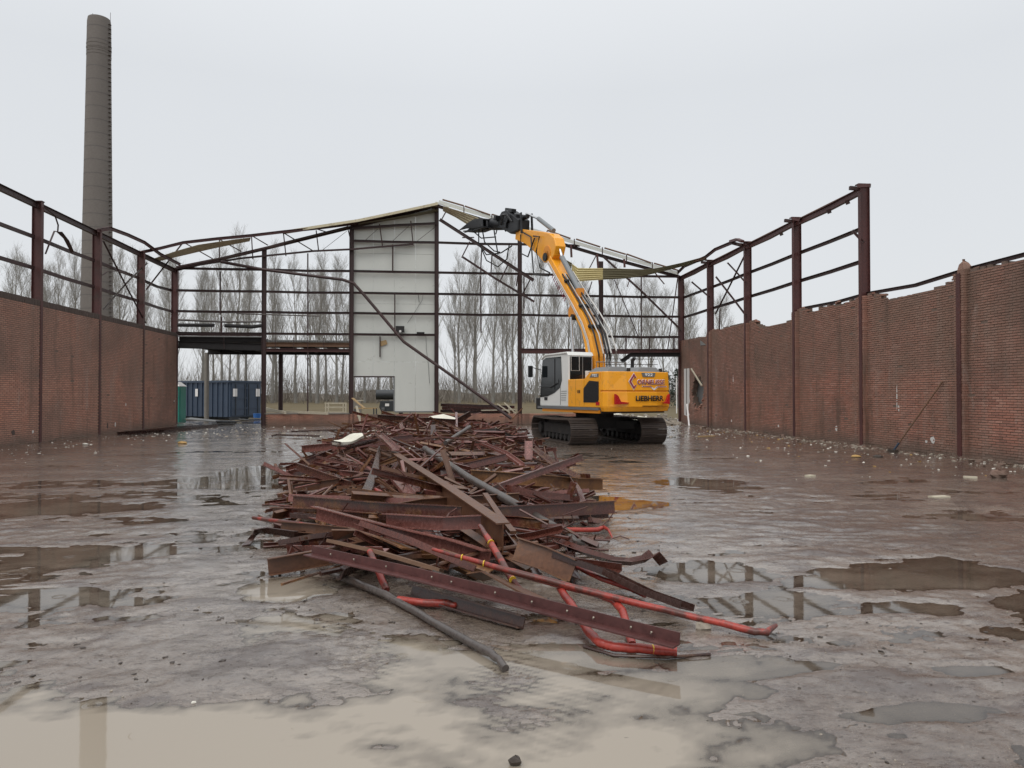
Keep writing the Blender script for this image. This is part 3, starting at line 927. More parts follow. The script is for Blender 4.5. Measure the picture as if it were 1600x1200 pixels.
fr = empty('side_frame', (13.05, 28, 0))
tag(fr, 'rusty steel columns and sloping rails above the broken right brick wall', 'steel frame', 'bare steel frames of the hall')
OFR = fr.location
for y in COLS_Y[1:5]:
    column(fr, OFR, 13.05, y, 0, EAVE + 0.12)
    MB().bx(12.82, 13.22, y - 0.10, y + 0.10, EAVE + 0.12, EAVE + 0.15).build('cap_plate', 'column_steel', fr, OFR)
    bar(fr, OFR, 'cap_bracket', [(12.62, y + .05, EAVE + 0.04), (12.95, y + .05, EAVE + 0.02)], s_r(0.09, 0.11))
for y in COLS_Y[5:]:                                             # cut off at the wall top
    column(fr, OFR, 13.05, y, 0, 4.62)
for a, b2 in zip(COLS_Y[0:4], COLS_Y[1:5]):
    bar(fr, OFR, 'eave_beam', [(13.0, a - 0.03, EAVE - 0.08), (13.0, (a + b2) / 2, EAVE - 0.10), (13.0, b2 + 0.05, EAVE - 0.04)], s_i(0.2, 0.12, 0.012, 0.009), mat='column_steel')
    bar(fr, OFR, 'timber_plate', [(13.03, a - 0.2, EAVE + 0.03), (13.03, b2 + 0.2, EAVE + 0.05)], s_r(0.12, 0.03), mat='rotten_wood')
    for z in (6.76, 5.74):
        if a > 38 and z > 6:
            bar(fr, OFR, 'wall_rail', [(13.12, a - 0.08, z + 0.03), (13.12, b2 + 0.08, z)], RAIL)
        else:
            bar(fr, OFR, 'wall_rail', [(13.12, a - 0.08, z), (13.12, (a + b2) / 2, z - 0.015), (13.12, b2 + 0.08, z)], RAIL)
bar(fr, OFR, 'wall_rail', [(13.12, 25.4, 4.72), (13.12, 23.0, 4.66), (13.12, 21.2, 4.70)], s_c(0.10, 0.05, 0.008))
bar(fr, OFR, 'wall_rail', [(13.12, 21.2, 4.70), (13.12, 19.0, 4.62), (13.12, 17.05, 4.72)], s_c(0.10, 0.05, 0.008))
bar(fr, OFR, 'wall_rail', [(13.12, 17.0, 4.72), (13.12, 14.5, 4.76), (13.12, 12.0, 4.78)], s_c(0.10, 0.05, 0.008))
bar(fr, OFR, 'brace', [(13.00, 33.20, 5.37), (13.00, 31.38, 6.51), (13.00, 29.81, 7.54)], s_l(0.08, 0.08, 0.01))
bar(fr, OFR, 'brace', [(12.95, 33.05, 7.09), (12.95, 31.13, 5.85), (12.95, 29.66, 4.88)], s_l(0.06, 0.06, 0.008))
bar(fr, OFR, 'brace', [(12.95, 31.68, 7.50), (12.95, 30.63, 6.87), (12.95, 29.65, 6.25)], s_l(0.05, 0.05, 0.008))
bar(fr, OFR, 'brace', [(12.98, 36.41, 7.36), (12.98, 33.94, 6.25)], s_l(0.06, 0.06, 0.008))
bar(fr, OFR, 'brace', [(12.95, 21.76, 6.73), (12.95, 21.14, 6.22)], s_l(0.06, 0.06, 0.008))
bar(fr, OFR, 'hanger', [(13.00, 32.73, 5.56), (13.00, 32.81, 4.62)], s_r(0.05, 0.05))
bar(fr, OFR, 'bent_purlin', [(12.90, 38.59, 8.14), (12.60, 36.47, 8.18), (12.50, 33.24, 8.04), (12.50, 32.04, 8.16), (12.60, 30.40, 8.14), (12.80, 29.87, 7.93), (12.95, 29.44, 7.77)], s_c(0.14, 0.07, 0.008), mat='column_steel')
bar(fr, OFR, 'bent_purlin', [(12.20, 43.26, 8.93), (12.30, 38.60, 8.44), (12.50, 33.24, 8.01)], s_c(0.10, 0.06, 0.008), mat='rotten_wood')
bar(fr, OFR, 'purlin_stub', [(12.60, 30.47, 8.21), (12.50, 29.55, 8.10), (12.50, 29.04, 7.91)], s_r(0.16, 0.10), mat='column_steel')
bar(fr, OFR, 'purlin_stub', [(12.75, 25.27, 7.94), (12.95, 25.09, 7.86)], s_r(0.12, 0.09), mat='column_steel')
bar(fr, OFR, 'purlin_stub', [(12.75, 21.13, 7.95), (13.00, 20.87, 7.91)], s_r(0.12, 0.10), mat='column_steel')
for (y_, z_) in ((22.0, 7.82), (23.1, 7.80), (26.5, 7.80)):
    bar(fr, OFR, 'bracket', [(12.98, y_, z_ - .1), (12.88, y_, z_ - .14)], s_r(0.07, 0.14))

# gable frame
GYP = 38.3
GXS = [-13.03, -8.69, -4.34, 0.0, 4.34, 8.68, 13.05]


def roof_z(x):
    return EAVE + (11.5 - EAVE) * (1 - abs(x) / 13.03)


gf = empty('gable_frame', (0, GYP, 0))
tag(gf, 'skeletal steel gable frame with posts, rails and bent roof members', 'steel frame', 'bare steel frames of the hall')
OGF = gf.location
for x in GXS:
    edge_ = abs(x) > 12
    column(gf, OGF, x, GYP, 0, (EAVE + 0.05) if edge_ else roof_z(x) - (0.10 if x <= 0 else 0.42), h=0.30 if edge_ else 0.22, w=0.16 if edge_ else 0.13, along='x', mat='column_steel' if edge_ else 'frame_steel')
RAILS = [9.5, 7.94, 6.83, 5.79, 4.70]
for i, (xa, xb) in enumerate(zip(GXS, GXS[1:])):
    for z in RAILS:
        if z > 9 and i in (0, 1, 5):
            continue
        if z < 5 and i in (3, 4):
            continue
        if z > 9 and i == 4:
            xb_ = 7.6
        else:
            xb_ = xb
        s_ = rng.uniform(-.03, .0)
        bar(gf, OGF, 'wall_rail', [(xa + 0.07, GYP - 0.06, z), ((xa + xb_) / 2, GYP - 0.06, z + s_), (xb_ - 0.07, GYP - 0.06, z)], RAIL)
# roof members along the gable
bar(gf, OGF, 'rafter', [(-13.0, GYP, EAVE - 0.05), (-8.69, GYP, roof_z(-8.69) - .1), (-4.34, GYP, roof_z(-4.34) - .1), (-0.02, GYP, 11.42)], s_i(0.16, 0.09, .012, .008))
bar(gf, OGF, 'rafter', [(0.02, GYP, 11.42), (4.34, GYP, roof_z(4.34) - .12), (8.68, GYP, roof_z(8.68) - .12), (13.0, GYP, EAVE)], s_i(0.16, 0.09, .012, .008))
bar(gf, OGF, 'truss_chord', [(-12.9, GYP - .1, 7.87), (-9.77, 38.20, 8.44), (-6.26, 38.20, 8.87), (-4.34, 38.20, 9.00), (-1.23, 38.20, 9.33)], s_l(0.10, 0.10, 0.01))
bar(gf, OGF, 'truss_chord', [(-12.9, GYP - .2, 7.92), (-11.23, 38.10, 8.30), (-9.74, 38.10, 8.62), (-7.80, 38.10, 9.21), (-4.46, 38.10, 10.13)], s_l(0.10, 0.10, 0.01))
bar(gf, OGF, 'truss_chord', [(-4.31, 38.20, 10.12), (-2.05, 38.20, 10.34), (-0.01, 38.20, 10.49)], s_c(0.12, 0.06, 0.008))
for (pa, pb2) in (((-10.88, 38.15, 9.41), (-10.89, 38.20, 8.26)), ((-9.32, 38.15, 9.64), (-9.26, 38.20, 8.45)), ((-7.75, 38.15, 9.80), (-7.63, 38.20, 8.64)),
        ((-6.13, 38.15, 9.97), (-6.01, 38.20, 8.94)), ((-4.57, 38.15, 10.20), (-4.31, 38.20, 9.10)), ((-2.95, 38.15, 10.37), (-2.79, 38.20, 9.17)),
        ((-1.36, 38.15, 10.57), (-1.23, 38.20, 9.30)), ((-12.61, 38.15, 9.21), (-11.20, 38.20, 8.41)), ((-10.97, 38.15, 9.44), (-9.80, 38.20, 8.80)),
        ((-9.35, 38.15, 9.64), (-8.51, 38.20, 9.15)), ((-7.75, 38.15, 9.80), (-6.26, 38.20, 8.90)), ((-6.13, 38.15, 10.03), (-5.53, 38.20, 9.86))):
    bar(gf, OGF, 'lattice_bar', [pa, pb2], s_l(0.055, 0.055, 0.008))
for (pa, pb2) in (((-5.76, 38.25, 9.02), (-4.58, 38.25, 9.99)), ((-3.67, 38.25, 9.52), (-3.02, 38.25, 10.13)), ((-2.31, 38.25, 9.48), (-1.39, 38.25, 10.37)),
        ((-1.06, 38.25, 9.51), (-0.08, 38.25, 10.30))):
    bar(gf, OGF, 'tie_rod', [pa, pb2], circ(0.012, 5), mat='pipe_grey')
# purlin sprung from the left eave column to the ridge
bar(gf, OGF, 'bent_purlin', [(-13.01, 34.10, 7.94), (-12.50, 34.80, 8.26), (-11.76, 35.60, 8.70), (-10.41, 36.30, 9.06), (-8.99, 36.80, 9.35), (-7.55, 37.30, 9.68), (-5.84, 37.70, 10.00), (-4.35, 37.95, 10.29), (-2.04, 38.00, 10.89), (0.02, 38.00, 11.43)], s_c(0.14, 0.07, 0.009), mat='column_steel')
# right: collapsed lattice girder
bar(gf, OGF, 'fallen_girder', [(0.15, 37.90, 10.62), (1.89, 37.70, 9.49), (4.18, 37.50, 7.98), (4.96, 37.40, 7.48)], s_i(0.16, 0.09, .012, .008))
bar(gf, OGF, 'fallen_girder', [(1.30, 37.70, 8.62), (3.03, 37.50, 7.47), (4.95, 37.30, 6.32)], s_l(0.13, 0.11, 0.01))
for (pa, pb2) in (((1.72, 37.75, 9.47), (1.30, 37.75, 8.63)), ((2.28, 37.75, 9.25), (2.22, 37.75, 7.82)), ((2.81, 37.75, 8.86), (2.75, 37.75, 7.70)),
        ((3.71, 37.75, 8.35), (3.28, 37.75, 7.45)), ((0.25, 37.75, 10.52), (0.48, 37.75, 10.95)), ((4.21, 37.75, 8.19), (4.07, 37.75, 7.23)),
        ((2.22, 37.75, 7.73), (2.25, 37.75, 4.79)), ((4.47, 37.75, 7.96), (4.47, 37.75, 6.07)), ((4.87, 37.75, 7.60), (4.27, 37.75, 6.47)),
        ((1.30, 37.75, 9.65), (1.92, 37.75, 9.67))):
    bar(gf, OGF, 'lattice_bar', [pa, pb2], s_l(0.06, 0.06, 0.008))
bar(gf, OGF, 'diagonal', [(8.72, 38.15, 8.88), (10.76, 38.15, 7.11), (12.99, 38.15, 4.99)], s_l(0.11, 0.11, 0.01))
bar(gf, OGF, 'tie_rod', [(9.38, 38.20, 7.71), (10.73, 38.20, 4.56)], circ(0.025, 6))
bar(gf, OGF, 'tie_rod', [(12.77, 38.00, 7.84), (12.20, 38.00, 3.95)], circ(0.03, 6))
bar(gf, OGF, 'tie_rod', [(7.91, 38.10, 8.08), (8.36, 38.10, 8.93)], circ(0.03, 6))
bar(gf, OGF, 'tie_rod', [(7.70, 38.10, 6.22), (8.15, 38.10, 7.58)], circ(0.03, 6))
for (pa, pb2) in (((-10.82, 38.20, 7.81), (-10.81, 38.20, 5.62)), ((-6.52, 38.20, 8.80), (-6.50, 38.20, 4.59)), ((-6.50, 38.20, 3.78), (-6.49, 38.20, 0.69)),
        ((10.84, 38.20, 7.94), (10.83, 38.20, 3.95)), ((10.00, 38.20, 4.69), (10.00, 38.20, 3.94)), ((11.29, 38.20, 4.70), (11.28, 38.20, 3.95)),
        ((12.62, 38.20, 4.71), (12.62, 38.20, 3.96))):
    bar(gf, OGF, 'mid_post', [pa, pb2], s_r(0.06, 0.06))
bar(gf, OGF, 'mid_post', [(-2.25, 38.20, 9.34), (-2.25, 38.20, 7.96)], s_r(0.07, 0.06))
bar(gf, OGF, 'mid_post', [(-2.14, 38.20, 6.84), (-2.13, 38.20, 4.69)], s_r(0.06, 0.06))
for (pa, pb2) in (((10.17, 37.90, 7.81), (10.00, 37.90, 7.30)), ((11.52, 37.90, 8.04), (12.01, 37.90, 7.47)), ((8.38, 37.90, 9.00), (8.52, 37.90, 7.38)),
        ((6.99, 37.90, 9.47), (7.02, 37.90, 8.80)), ((9.83, 37.90, 8.76), (9.86, 37.90, 8.32))):
    bar(gf, OGF, 'hanging_strip', [pa, pb2], s_r(0.11, 0.03), mat='column_steel')
# floor beam on the right of the gable
bar(gf, OGF, 'floor_beam', [(4.4, GYP - 0.02, 3.90), (8.6, GYP - 0.02, 3.90), (12.95, GYP - 0.02, 3.93)], s_i(0.26, 0.14, .016, .01), mat='column_steel')
bar(gf, OGF, 'bracket_beam', [(9.7, GYP - 0.3, 3.35), (10.2, GYP - 0.3, 3.72), (12.9, GYP - 0.3, 3.74)], s_i(0.22, 0.2, .016, .012), mat='insulation_black')
bar(gf, OGF, 'hand_rail', [(9.0, GYP + .8, 3.55), (12.0, GYP + .8, 3.55)], s_r(0.03, 0.03))
bar(gf, OGF, 'hand_rail', [(9.0, GYP + .8, 3.25), (12.0, GYP + .8, 3.25)], s_r(0.03, 0.03))
# long bent tube fallen across the gable
lt = MB().sweep([(-10.69, 37.85, 8.23), (-8.65, 37.70, 7.86), (-6.44, 37.60, 7.59), (-4.70, 37.50, 7.38), (-4.13, 37.45, 7.19), (-3.57, 37.30, 6.56), (-1.62, 36.90, 4.24), (1.19, 36.20, 2.23), (3.59, 35.30, 0.46)], circ(0.075, 8)).build('fallen_tube', 'frame_steel', None, (0, 36, 0), smooth=40)
tag(lt, 'long dark bent tube leaning diagonally across the white gable panels', 'steel tube')

# left floor (mezzanine) hung behind the gable posts
mz = empty('mezzanine', (-8.7, 40, 0))
tag(mz, 'dark steel mezzanine floor between the left gable posts', 'mezzanine')
OMZ = mz.location
MB().bx(-12.85, -8.8, 38.42, 43.4, 4.30, 4.52).build('deck', 'insulation_black', mz, OMZ)
b_ = MB()
for i in range(54):
    x = -8.60 + i * 0.08
    b_.bx(x, x + 0.045, 38.40, 43.4, 4.30, 4.38)
b_.bx(-8.6, -4.4, 38.41, 43.4, 4.365, 4.40)
b_.build('corrugated_deck', 'duct_grey', mz, OMZ)
bar(mz, OMZ, 'edge_beam', [(-12.85, 38.24, 4.66), (-8.78, 38.24, 4.66)], s_c(0.18, 0.08, .01), mat='column_steel')
bar(mz, OMZ, 'edge_strip', [(-12.85, 38.2, 4.53), (-8.78, 38.2, 4.53)], s_r(0.05, 0.05), mat='duct_grey')
bar(mz, OMZ, 'edge_beam', [(-12.85, 38.3, 4.12), (-8.78, 38.3, 4.02)], s_i(0.36, 0.16, .016, .01), mat='insulation_black')
bar(mz, OMZ, 'edge_beam', [(-8.6, 38.3, 4.15), (-4.42, 38.3, 4.15)], s_i(0.2, 0.14, .016, .01), mat='rotten_wood')
bar(mz, OMZ, 'edge_beam', [(-8.6, 38.26, 3.87), (-4.42, 38.26, 3.87)], s_i(0.16, 0.14, .016, .01), mat='column_steel')
for x in (-12.2, -11.0, -9.8, -8.0, -6.8, -5.6):
    bar(mz, OMZ, 'joist', [(x, 38.5, 4.13), (x, 43.3, 4.13)], s_i(0.24, 0.12, .014, .01), mat='insulation_black')
bar(mz, OMZ, 'back_beam', [(-12.9, 43.3, 4.05), (-4.4, 43.3, 4.05)], s_i(0.3, 0.15, .016, .01), mat='insulation_black')
for (x, y) in ((-13.0, 43.4), (-8.9, 43.4)):
    MB().prism([(x + q[0], y + q[1]) for q in circ(.13, 10)], 'z', 0, 4.0).build('post', 'concrete' if x < -10 else 'frame_steel', mz, OMZ, smooth=40)
bar(mz, OMZ, 'insulated_pipe', [(-12.8, 38.05, 5.07), (-11.05, 38.05, 5.08)], circ(0.09, 8), mat='insulation_black')
bar(mz, OMZ, 'insulated_pipe', [(-10.55, 38.05, 5.07), (-9.2, 38.05, 5.02), (-8.75, 38.05, 5.08)], circ(0.09, 8), mat='insulation_black')
bar(mz, OMZ, 'pipe', [(-12.8, 38.1, 5.34), (-10.6, 38.1, 5.26), (-8.75, 38.1, 5.29)], circ(0.05, 8), mat='pipe_grey')
bar(mz, OMZ, 'pipe', [(-10.0, 38.1, 5.68), (-5.9, 38.1, 5.60)], circ(0.03, 8), mat='pipe_grey')
bar(mz, OMZ, 'stub_post', [(-10.72, 38.1, 4.7), (-10.72, 38.1, 5.5)], s_r(0.09, 0.06))
for x in (-10.6, -8.1, -7.2, -6.5, -5.7):
    bar(mz, OMZ, 'hanger', [(x, 38.1, 4.5), (x + .02, 38.1, 3.9)], s_r(0.03, 0.03))

# white panels left in the middle bay, each sheet its own piece
pn = empty('panel_wall', (-2.17, 38.5, 0))
tag(pn, 'tall off-white cladding panels with a doorway in the middle of the gable', 'wall panels')
OPN = pn.location
px = [-4.30, -3.25, -2.17, -1.09, -0.06]
for i, (xa, xb) in enumerate(zip(px, px[1:])):
    for (za, zb) in ((2.57 if i < 2 else 0.76, 3.30), (3.31, 6.3), (6.31, 8.9), (8.91, 99)):
        g_ = 0.004
        ztop_a = min(zb, roof_z(xa) - .14)
        ztop_b = min(zb, roof_z(xb) - .14)
        MB().prism([(xa + g_, za), (xb - g_, za), (xb - g_, ztop_b), (xa + g_, ztop_a)], 'y', 38.43, 38.50).build('panel', 'panel_white', pn, OPN, bevel=0.003)
MB().bx(-4.2, -2.15, 38.40, 38.52, 2.50, 2.57).build('door_lintel', 'frame_steel', pn, OPN)
MB().bx(-2.21, -2.15, 38.40, 38.52, 0.74, 2.50).build('door_jamb', 'paint_grey', pn, OPN)
MB().bx(-2.15, -0.06, 38.41, 38.53, 0.69, 0.757).build('sill_flashing', 'paint_grey', pn, OPN)
b_ = MB(); b_.bx(-2.08, -1.65, 38.14, 38.30, 4.82, 5.14)
b_.build('lamp_box', 'insulation_black', pn, OPN)
MB().sweep([(-1.85, 38.1, 4.86), (-1.85, 38.0, 4.86)], circ(.06, 10)).build('lamp_glass', 'letter_white', pn, OPN)
MB().bx(-1.02, -0.62, 38.15, 38.3, 4.76, 4.84).build('junction_box', 'insulation_black', pn, OPN)
b_ = MB(); b_.prism([(-2.88, 4.36), (-2.58, 4.44), (-2.52, 4.22), (-2.86, 4.10)], 'y', 38.36, 38.37)
b_.build('torn_sheet', 'timber', pn, OPN)
MB().bx(-2.92, -2.87, 38.3, 38.4, 3.55, 4.62).build('bracket', 'frame_steel', pn, OPN)
MB().sweep([(-0.55, 38.38, 4.7), (-0.52, 38.39, 3.9), (-0.42, 38.4, 3.2), (-0.36, 38.41, 2.2)], circ(.008, 5)).build('cable', 'insulation_black', pn, OPN)
MB().sweep([(-0.7, 38.38, 6.8), (-0.75, 38.38, 6.5), (-1.0, 38.38, 6.1), (-1.3, 38.38, 5.6), (-1.5, 38.3, 5.3)], circ(.008, 5)).build('cable', 'insulation_black', pn, OPN)
MB().sweep([(-0.95, 38.38, 6.82), (-0.9, 38.38, 6.4)], circ(.012, 5)).build('cable', 'insulation_black', pn, OPN)

# ------------------------------------------------------------------ remains of the roof
def sheet(parent, org, name, top, bot, mat, waves=7, amp=0.035, th=0.004):
    """corrugated sheet lofted between two polylines, ribs along its length"""
    n = len(top)
    m = waves * 4 + 1
    vs_, fs_ = [], []
    for i in range(n):
        a, b2 = Vector(top[i]), Vector(bot[i])
        for j in range(m):
            t = j / (m - 1)
            d = (0, 1, 0, -1)[j % 4] * amp
            vs_.append(a.lerp(b2, t) + Vector((0, -d, 0.0)))
    for i in range(n - 1):
        for j in range(m - 1):
            q = i * m + j
            fs_.append((q, q + 1, q + m + 1, q + m))
    b_ = MB()
    b_.add(vs_, fs_)
    o_ = b_.build(name, mat, parent, org)
    so_ = o_.modifiers.new('thick', 'SOLIDIFY')
    so_.thickness = th
    return o_


def lerp_line(pts, n):
    out = []
    for i in range(n):
        t = i / (n - 1) * (len(pts) - 1)
        a = min(int(t), len(pts) - 2)
        out.append(Vector(pts[a]).lerp(Vector(pts[a + 1]), t - a))
    return out


hs = empty('roof_sheet', (9.5, 36.5, 7.5))
tag(hs, 'cream corrugated roof sheet hanging twisted below the right roof slope', 'roof sheet')
OH = hs.location
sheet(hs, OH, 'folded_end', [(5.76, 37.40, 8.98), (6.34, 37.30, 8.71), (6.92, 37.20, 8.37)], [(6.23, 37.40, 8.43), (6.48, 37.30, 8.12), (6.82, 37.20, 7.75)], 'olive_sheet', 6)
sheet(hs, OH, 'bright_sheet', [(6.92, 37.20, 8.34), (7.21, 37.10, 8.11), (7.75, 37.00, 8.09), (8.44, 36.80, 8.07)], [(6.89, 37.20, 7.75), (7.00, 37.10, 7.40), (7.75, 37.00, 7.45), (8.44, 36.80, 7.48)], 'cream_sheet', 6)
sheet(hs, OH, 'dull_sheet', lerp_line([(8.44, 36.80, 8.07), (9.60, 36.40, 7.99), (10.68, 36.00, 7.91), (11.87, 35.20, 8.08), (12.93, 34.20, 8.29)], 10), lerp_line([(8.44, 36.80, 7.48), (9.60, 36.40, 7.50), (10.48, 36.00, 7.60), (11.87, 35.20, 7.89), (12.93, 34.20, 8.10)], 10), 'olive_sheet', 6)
rs_ = empty('roof_edge', (-5, 38.1, 9))
tag(rs_, 'strip of cream roof sheeting left along the left gable slope', 'roof sheet')
OE = rs_.location
sheet(rs_, OE, 'loose_sheet', lerp_line([(-13.07, 35.60, 7.93), (-11.58, 36.30, 8.70), (-10.40, 36.80, 9.04), (-9.09, 37.20, 9.34)], 6), lerp_line([(-13.15, 36.60, 7.99), (-11.87, 37.20, 8.50), (-10.63, 37.60, 8.92), (-9.32, 37.90, 9.29)], 6), 'verge_sheet', 4, 0.025)
sheet(rs_, OE, 'verge_sheet', [(-7.64, 37.60, 9.70), (-5.83, 37.60, 10.05), (-3.93, 37.60, 10.38), (-2.01, 37.60, 10.85), (0.05, 37.60, 11.36)], [(-7.84, 38.60, 9.83), (-5.98, 38.60, 10.16), (-4.03, 38.60, 10.50), (-2.07, 38.60, 10.95), (0.05, 38.60, 11.40)], 'verge_sheet', 4, 0.02)
for pa, pb2 in (((-7.63, 37.55, 9.72), (-5.82, 37.55, 10.05)), ((-5.82, 37.55, 10.05), (-3.93, 37.55, 10.39)), ((-3.93, 37.55, 10.39), (-1.95, 37.55, 10.86)),
        ((-1.95, 37.55, 10.86), (0.05, 37.55, 11.35))):
    bar(rs_, OE, 'verge_trim', [pa, pb2], s_r(0.03, 0.13), mat='verge_sheet')
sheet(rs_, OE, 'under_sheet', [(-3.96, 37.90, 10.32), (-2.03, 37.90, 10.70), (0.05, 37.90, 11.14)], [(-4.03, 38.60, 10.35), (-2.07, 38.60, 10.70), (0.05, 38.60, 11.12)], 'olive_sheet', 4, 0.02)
rr_ = empty('roof_edge', (5, 38.1, 10))
tag(rr_, 'ragged fascia boards and pale flashing left along the right gable slope', 'roof edge')
OE = rr_.location
sheet(rr_, OE, 'loose_sheet', [(0.31, 37.60, 11.24), (1.06, 37.60, 11.03), (2.14, 37.50, 10.64)], [(0.32, 38.20, 11.13), (0.98, 38.10, 10.79), (1.73, 37.90, 10.29)], 'verge_sheet', 4, 0.025)
bar(rr_, OE, 'ridge_end', [(-0.08, 37.90, 11.47), (0.25, 37.90, 11.45), (0.64, 37.90, 11.29)], s_r(0.10, 0.10), mat='panel_white')
xs_ = [0.1, 1.4, 2.85, 4.3, 5.75, 7.2, 8.7, 10.0, 11.4, 12.8]
for i_, (a, b2) in enumerate(zip(xs_, xs_[1:])):
    f_ = lambda x, d: (x, 38.05, roof_z(x) + d)
    bar(rr_, OE, 'flashing', [f_(a, .10), f_(b2, .10)], s_r(0.03, 0.17), mat='panel_white')
    if i_ != 3:
        bar(rr_, OE, 'fascia_board', [f_(a + rng.uniform(0, .2), .28 + rng.uniform(-.03, .03)), f_(b2 - rng.uniform(0, .25), .26 + rng.uniform(-.05, .03))], s_r(0.10, 0.06), mat='rotten_wood')
    bar(rr_, OE, 'bracket', [f_(b2, .28), f_(b2, -.13)], s_r(0.05, 0.05))

# ------------------------------------------------------------------ chimney
CHX, CHY = -31.95, 73.1
ch = empty('factory_chimney', (CHX, CHY, 0))
tag(ch, 'very tall round grey-brown brick factory chimney with iron bands', 'chimney')


def ch_r(z):
    r_ = 1.50 - (1.50 - 0.99) * z / 37.3
    return r_ + (0.02 if z > 34.2 else 0)


b_ = MB()
zs_ = [0, 10, 20, 30, 34.2, 34.21, 34.35, 36.9, 37.3]
b_.sweep([(0, 0, z) for z in zs_], circ(1, 40), up=(0, 1, 0), scales=[ch_r(z) - (0.05 if z > 37 else 0) for z in zs_])
b_.build('shaft', 'chimney_brick', ch, smooth=30)
z = 2.0
while z < 36.9:
    if abs(z - 34.3) > 0.4:
        bb = MB()
        bb.sweep([(0, 0, z), (0, 0, z + 0.06)], circ(ch_r(z) + 0.006, 40), up=(0, 1, 0))
        bb.build('iron_band', 'duct_dark', ch, smooth=30)
    z += 1.27
for z in (33.7, 34.0, 34.35, 34.7):
    bb = MB()
    bb.sweep([(0, 0, z), (0, 0, z + 0.14)], circ(ch_r(z) + 0.02, 40), up=(0, 1, 0))
    bb.build('moulding', 'chimney_brick', ch, smooth=30)
bb = MB()
z = 1.0
while z < 37:
    a = R(-14)
    r_ = ch_r(z)
    bb.box(((r_ + .1) * math.cos(a), (r_ + .1) * math.sin(a), z), (0.14, 0.30, 0.03), (0, 0, a))
    z += 0.42
cb = bb.build('climbing_iron', 'frame_steel', ch)
cb['kind'] = 'stuff'
for a in (2.6, 0.2):
    MB().cyl((0.95 * math.cos(a), 0.95 * math.sin(a), 37.2), (0.95 * math.cos(a), 0.95 * math.sin(a), 38.1), 0.02, 5).build('lightning_rod', 'frame_steel', ch)

# ------------------------------------------------------------------ bare trees
def bez(p, d0, d1, L, n):
    pts = [p]
    for i in range(n):
        t = (i + 0.5) / n
        d = (d0 * (1 - t) + d1 * t).normalized()
        pts.append(pts[-1] + d * L / n)
    return pts


def tree_meshes(seed, h, spread, nb, bushy=False):
    rg = random.Random(seed)
    r0 = h * rg.uniform(.0095, .0135)
    lead = []
    px_, py_ = 0.0, 0.0
    N = 14
    for i in range(N + 1):
        t = i / N
        lead.append(Vector((px_, py_, h * t)))
        px_ += rg.uniform(-.12, .12) * (0.6 + t * 1.6)
        py_ += rg.uniform(-.12, .12) * (0.6 + t * 1.6)
    rad = lambda t: r0 * (1.25 if t < 0.02 else 1.0) * max(0.04, (1 - t) ** 0.9)
    k_ = int(N * 0.62)
    tr = MB()
    tr.sweep(lead[:k_ + 1], circ(1, 7), up=(0, 1, 0), scales=[rad(i / N) for i in range(k_ + 1)], cap=False)
    cr = MB()
    tri = circ(1, 3)
    cr.sweep(lead[k_:], circ(1, 4), up=(0, 1, 0), scales=[rad(i / N) for i in range(k_, N + 1)], cap=False)

    def pt(t):
        a = min(int(t * N), N - 1)
        return lead[a].lerp(lead[a + 1], t * N - a)
    az = rg.uniform(0, 6)
    for i in range(nb):
        t = 0.27 + 0.70 * (i / nb) ** 0.85 + rg.uniform(-.02, .02)
        az += 2.4 + rg.uniform(-.5, .5)
        tilt = R(rg.uniform(34, 58)) * (1.05 - 0.45 * t) * spread
        d0 = Vector((math.cos(az) * math.sin(tilt), math.sin(az) * math.sin(tilt), math.cos(tilt)))
        d1 = (d0 + Vector((0, 0, rg.uniform(.5, 1.1)))).normalized()
        L = h * (0.34 * (1 - t) + 0.09) * rg.uniform(.7, 1.15)
        p = bez(pt(min(t, .985)), d0, d1, L, 4)
        rb = rad(t) * rg.uniform(.26, .42) + 0.010
        cr.sweep(p, tri, scales=[rb, rb * .8, rb * .6, rb * .42, rb * .2], cap=False)
        for j in range(9 if bushy else 8):
            s = 0.22 + 0.78 * (j + rg.random()) / 9
            a = min(int(s * 4), 3)
            q = p[a].lerp(p[a + 1], s * 4 - a)
            rv = Vector((rg.uniform(-1, 1), rg.uniform(-1, 1), rg.uniform(-.2, 1.0)))
            e0 = (d1 * 0.9 + rv * 0.75).normalized()
            e1 = (e0 + Vector((0, 0, .7))).normalized()
            L2 = L * (0.5 - 0.25 * s) * rg.uniform(.6, 1.2) + 0.5
            p2 = bez(q, e0, e1, L2, 2)
            r2 = rb * .32 + 0.005
            cr.sweep(p2, tri, scales=[r2, r2 * .75, r2 * .4], cap=False)
            for m_ in range(8):
                u_ = (m_ + rg.random()) / 8
                a = min(int(u_ * 2), 1)
                q2 = p2[a].lerp(p2[a + 1], u_ * 2 - a)
                rv = Vector((rg.uniform(-1, 1), rg.uniform(-1, 1), rg.uniform(-.3, 1.0)))
                g0 = (e1 * .8 + rv * .8).normalized()
                L3 = rg.uniform(.5, 1.5)
                cr.sweep([q2, q2 + g0 * L3], tri, scales=[0.009, 0.005], cap=False)
    for i in range(70):                                    # shoots up the bare trunk
        t = rg.uniform(.03, .4)
        a = rg.uniform(0, 6.28)
        q = pt(t)
        d = Vector((math.cos(a), math.sin(a), rg.uniform(.3, 1.4))).normalized()
        L3 = rg.uniform(.6, 2.2)
        cr.sweep([q, q + d * L3 * .6, q + d * L3 + Vector((0, 0, .3 * L3))], tri, scales=[0.018, 0.013, 0.006], cap=False)
    out = []
    for mb, nm, mt in ((tr, 'trunk', 'bark_hazed'), (cr, 'crown', 'twig_hazed')):
        m_ = bpy.data.meshes.new(nm)
        m_.from_pydata(mb.v, [], mb.f)
        m_.materials.append(M[mt])
        out.append(m_)
    return out


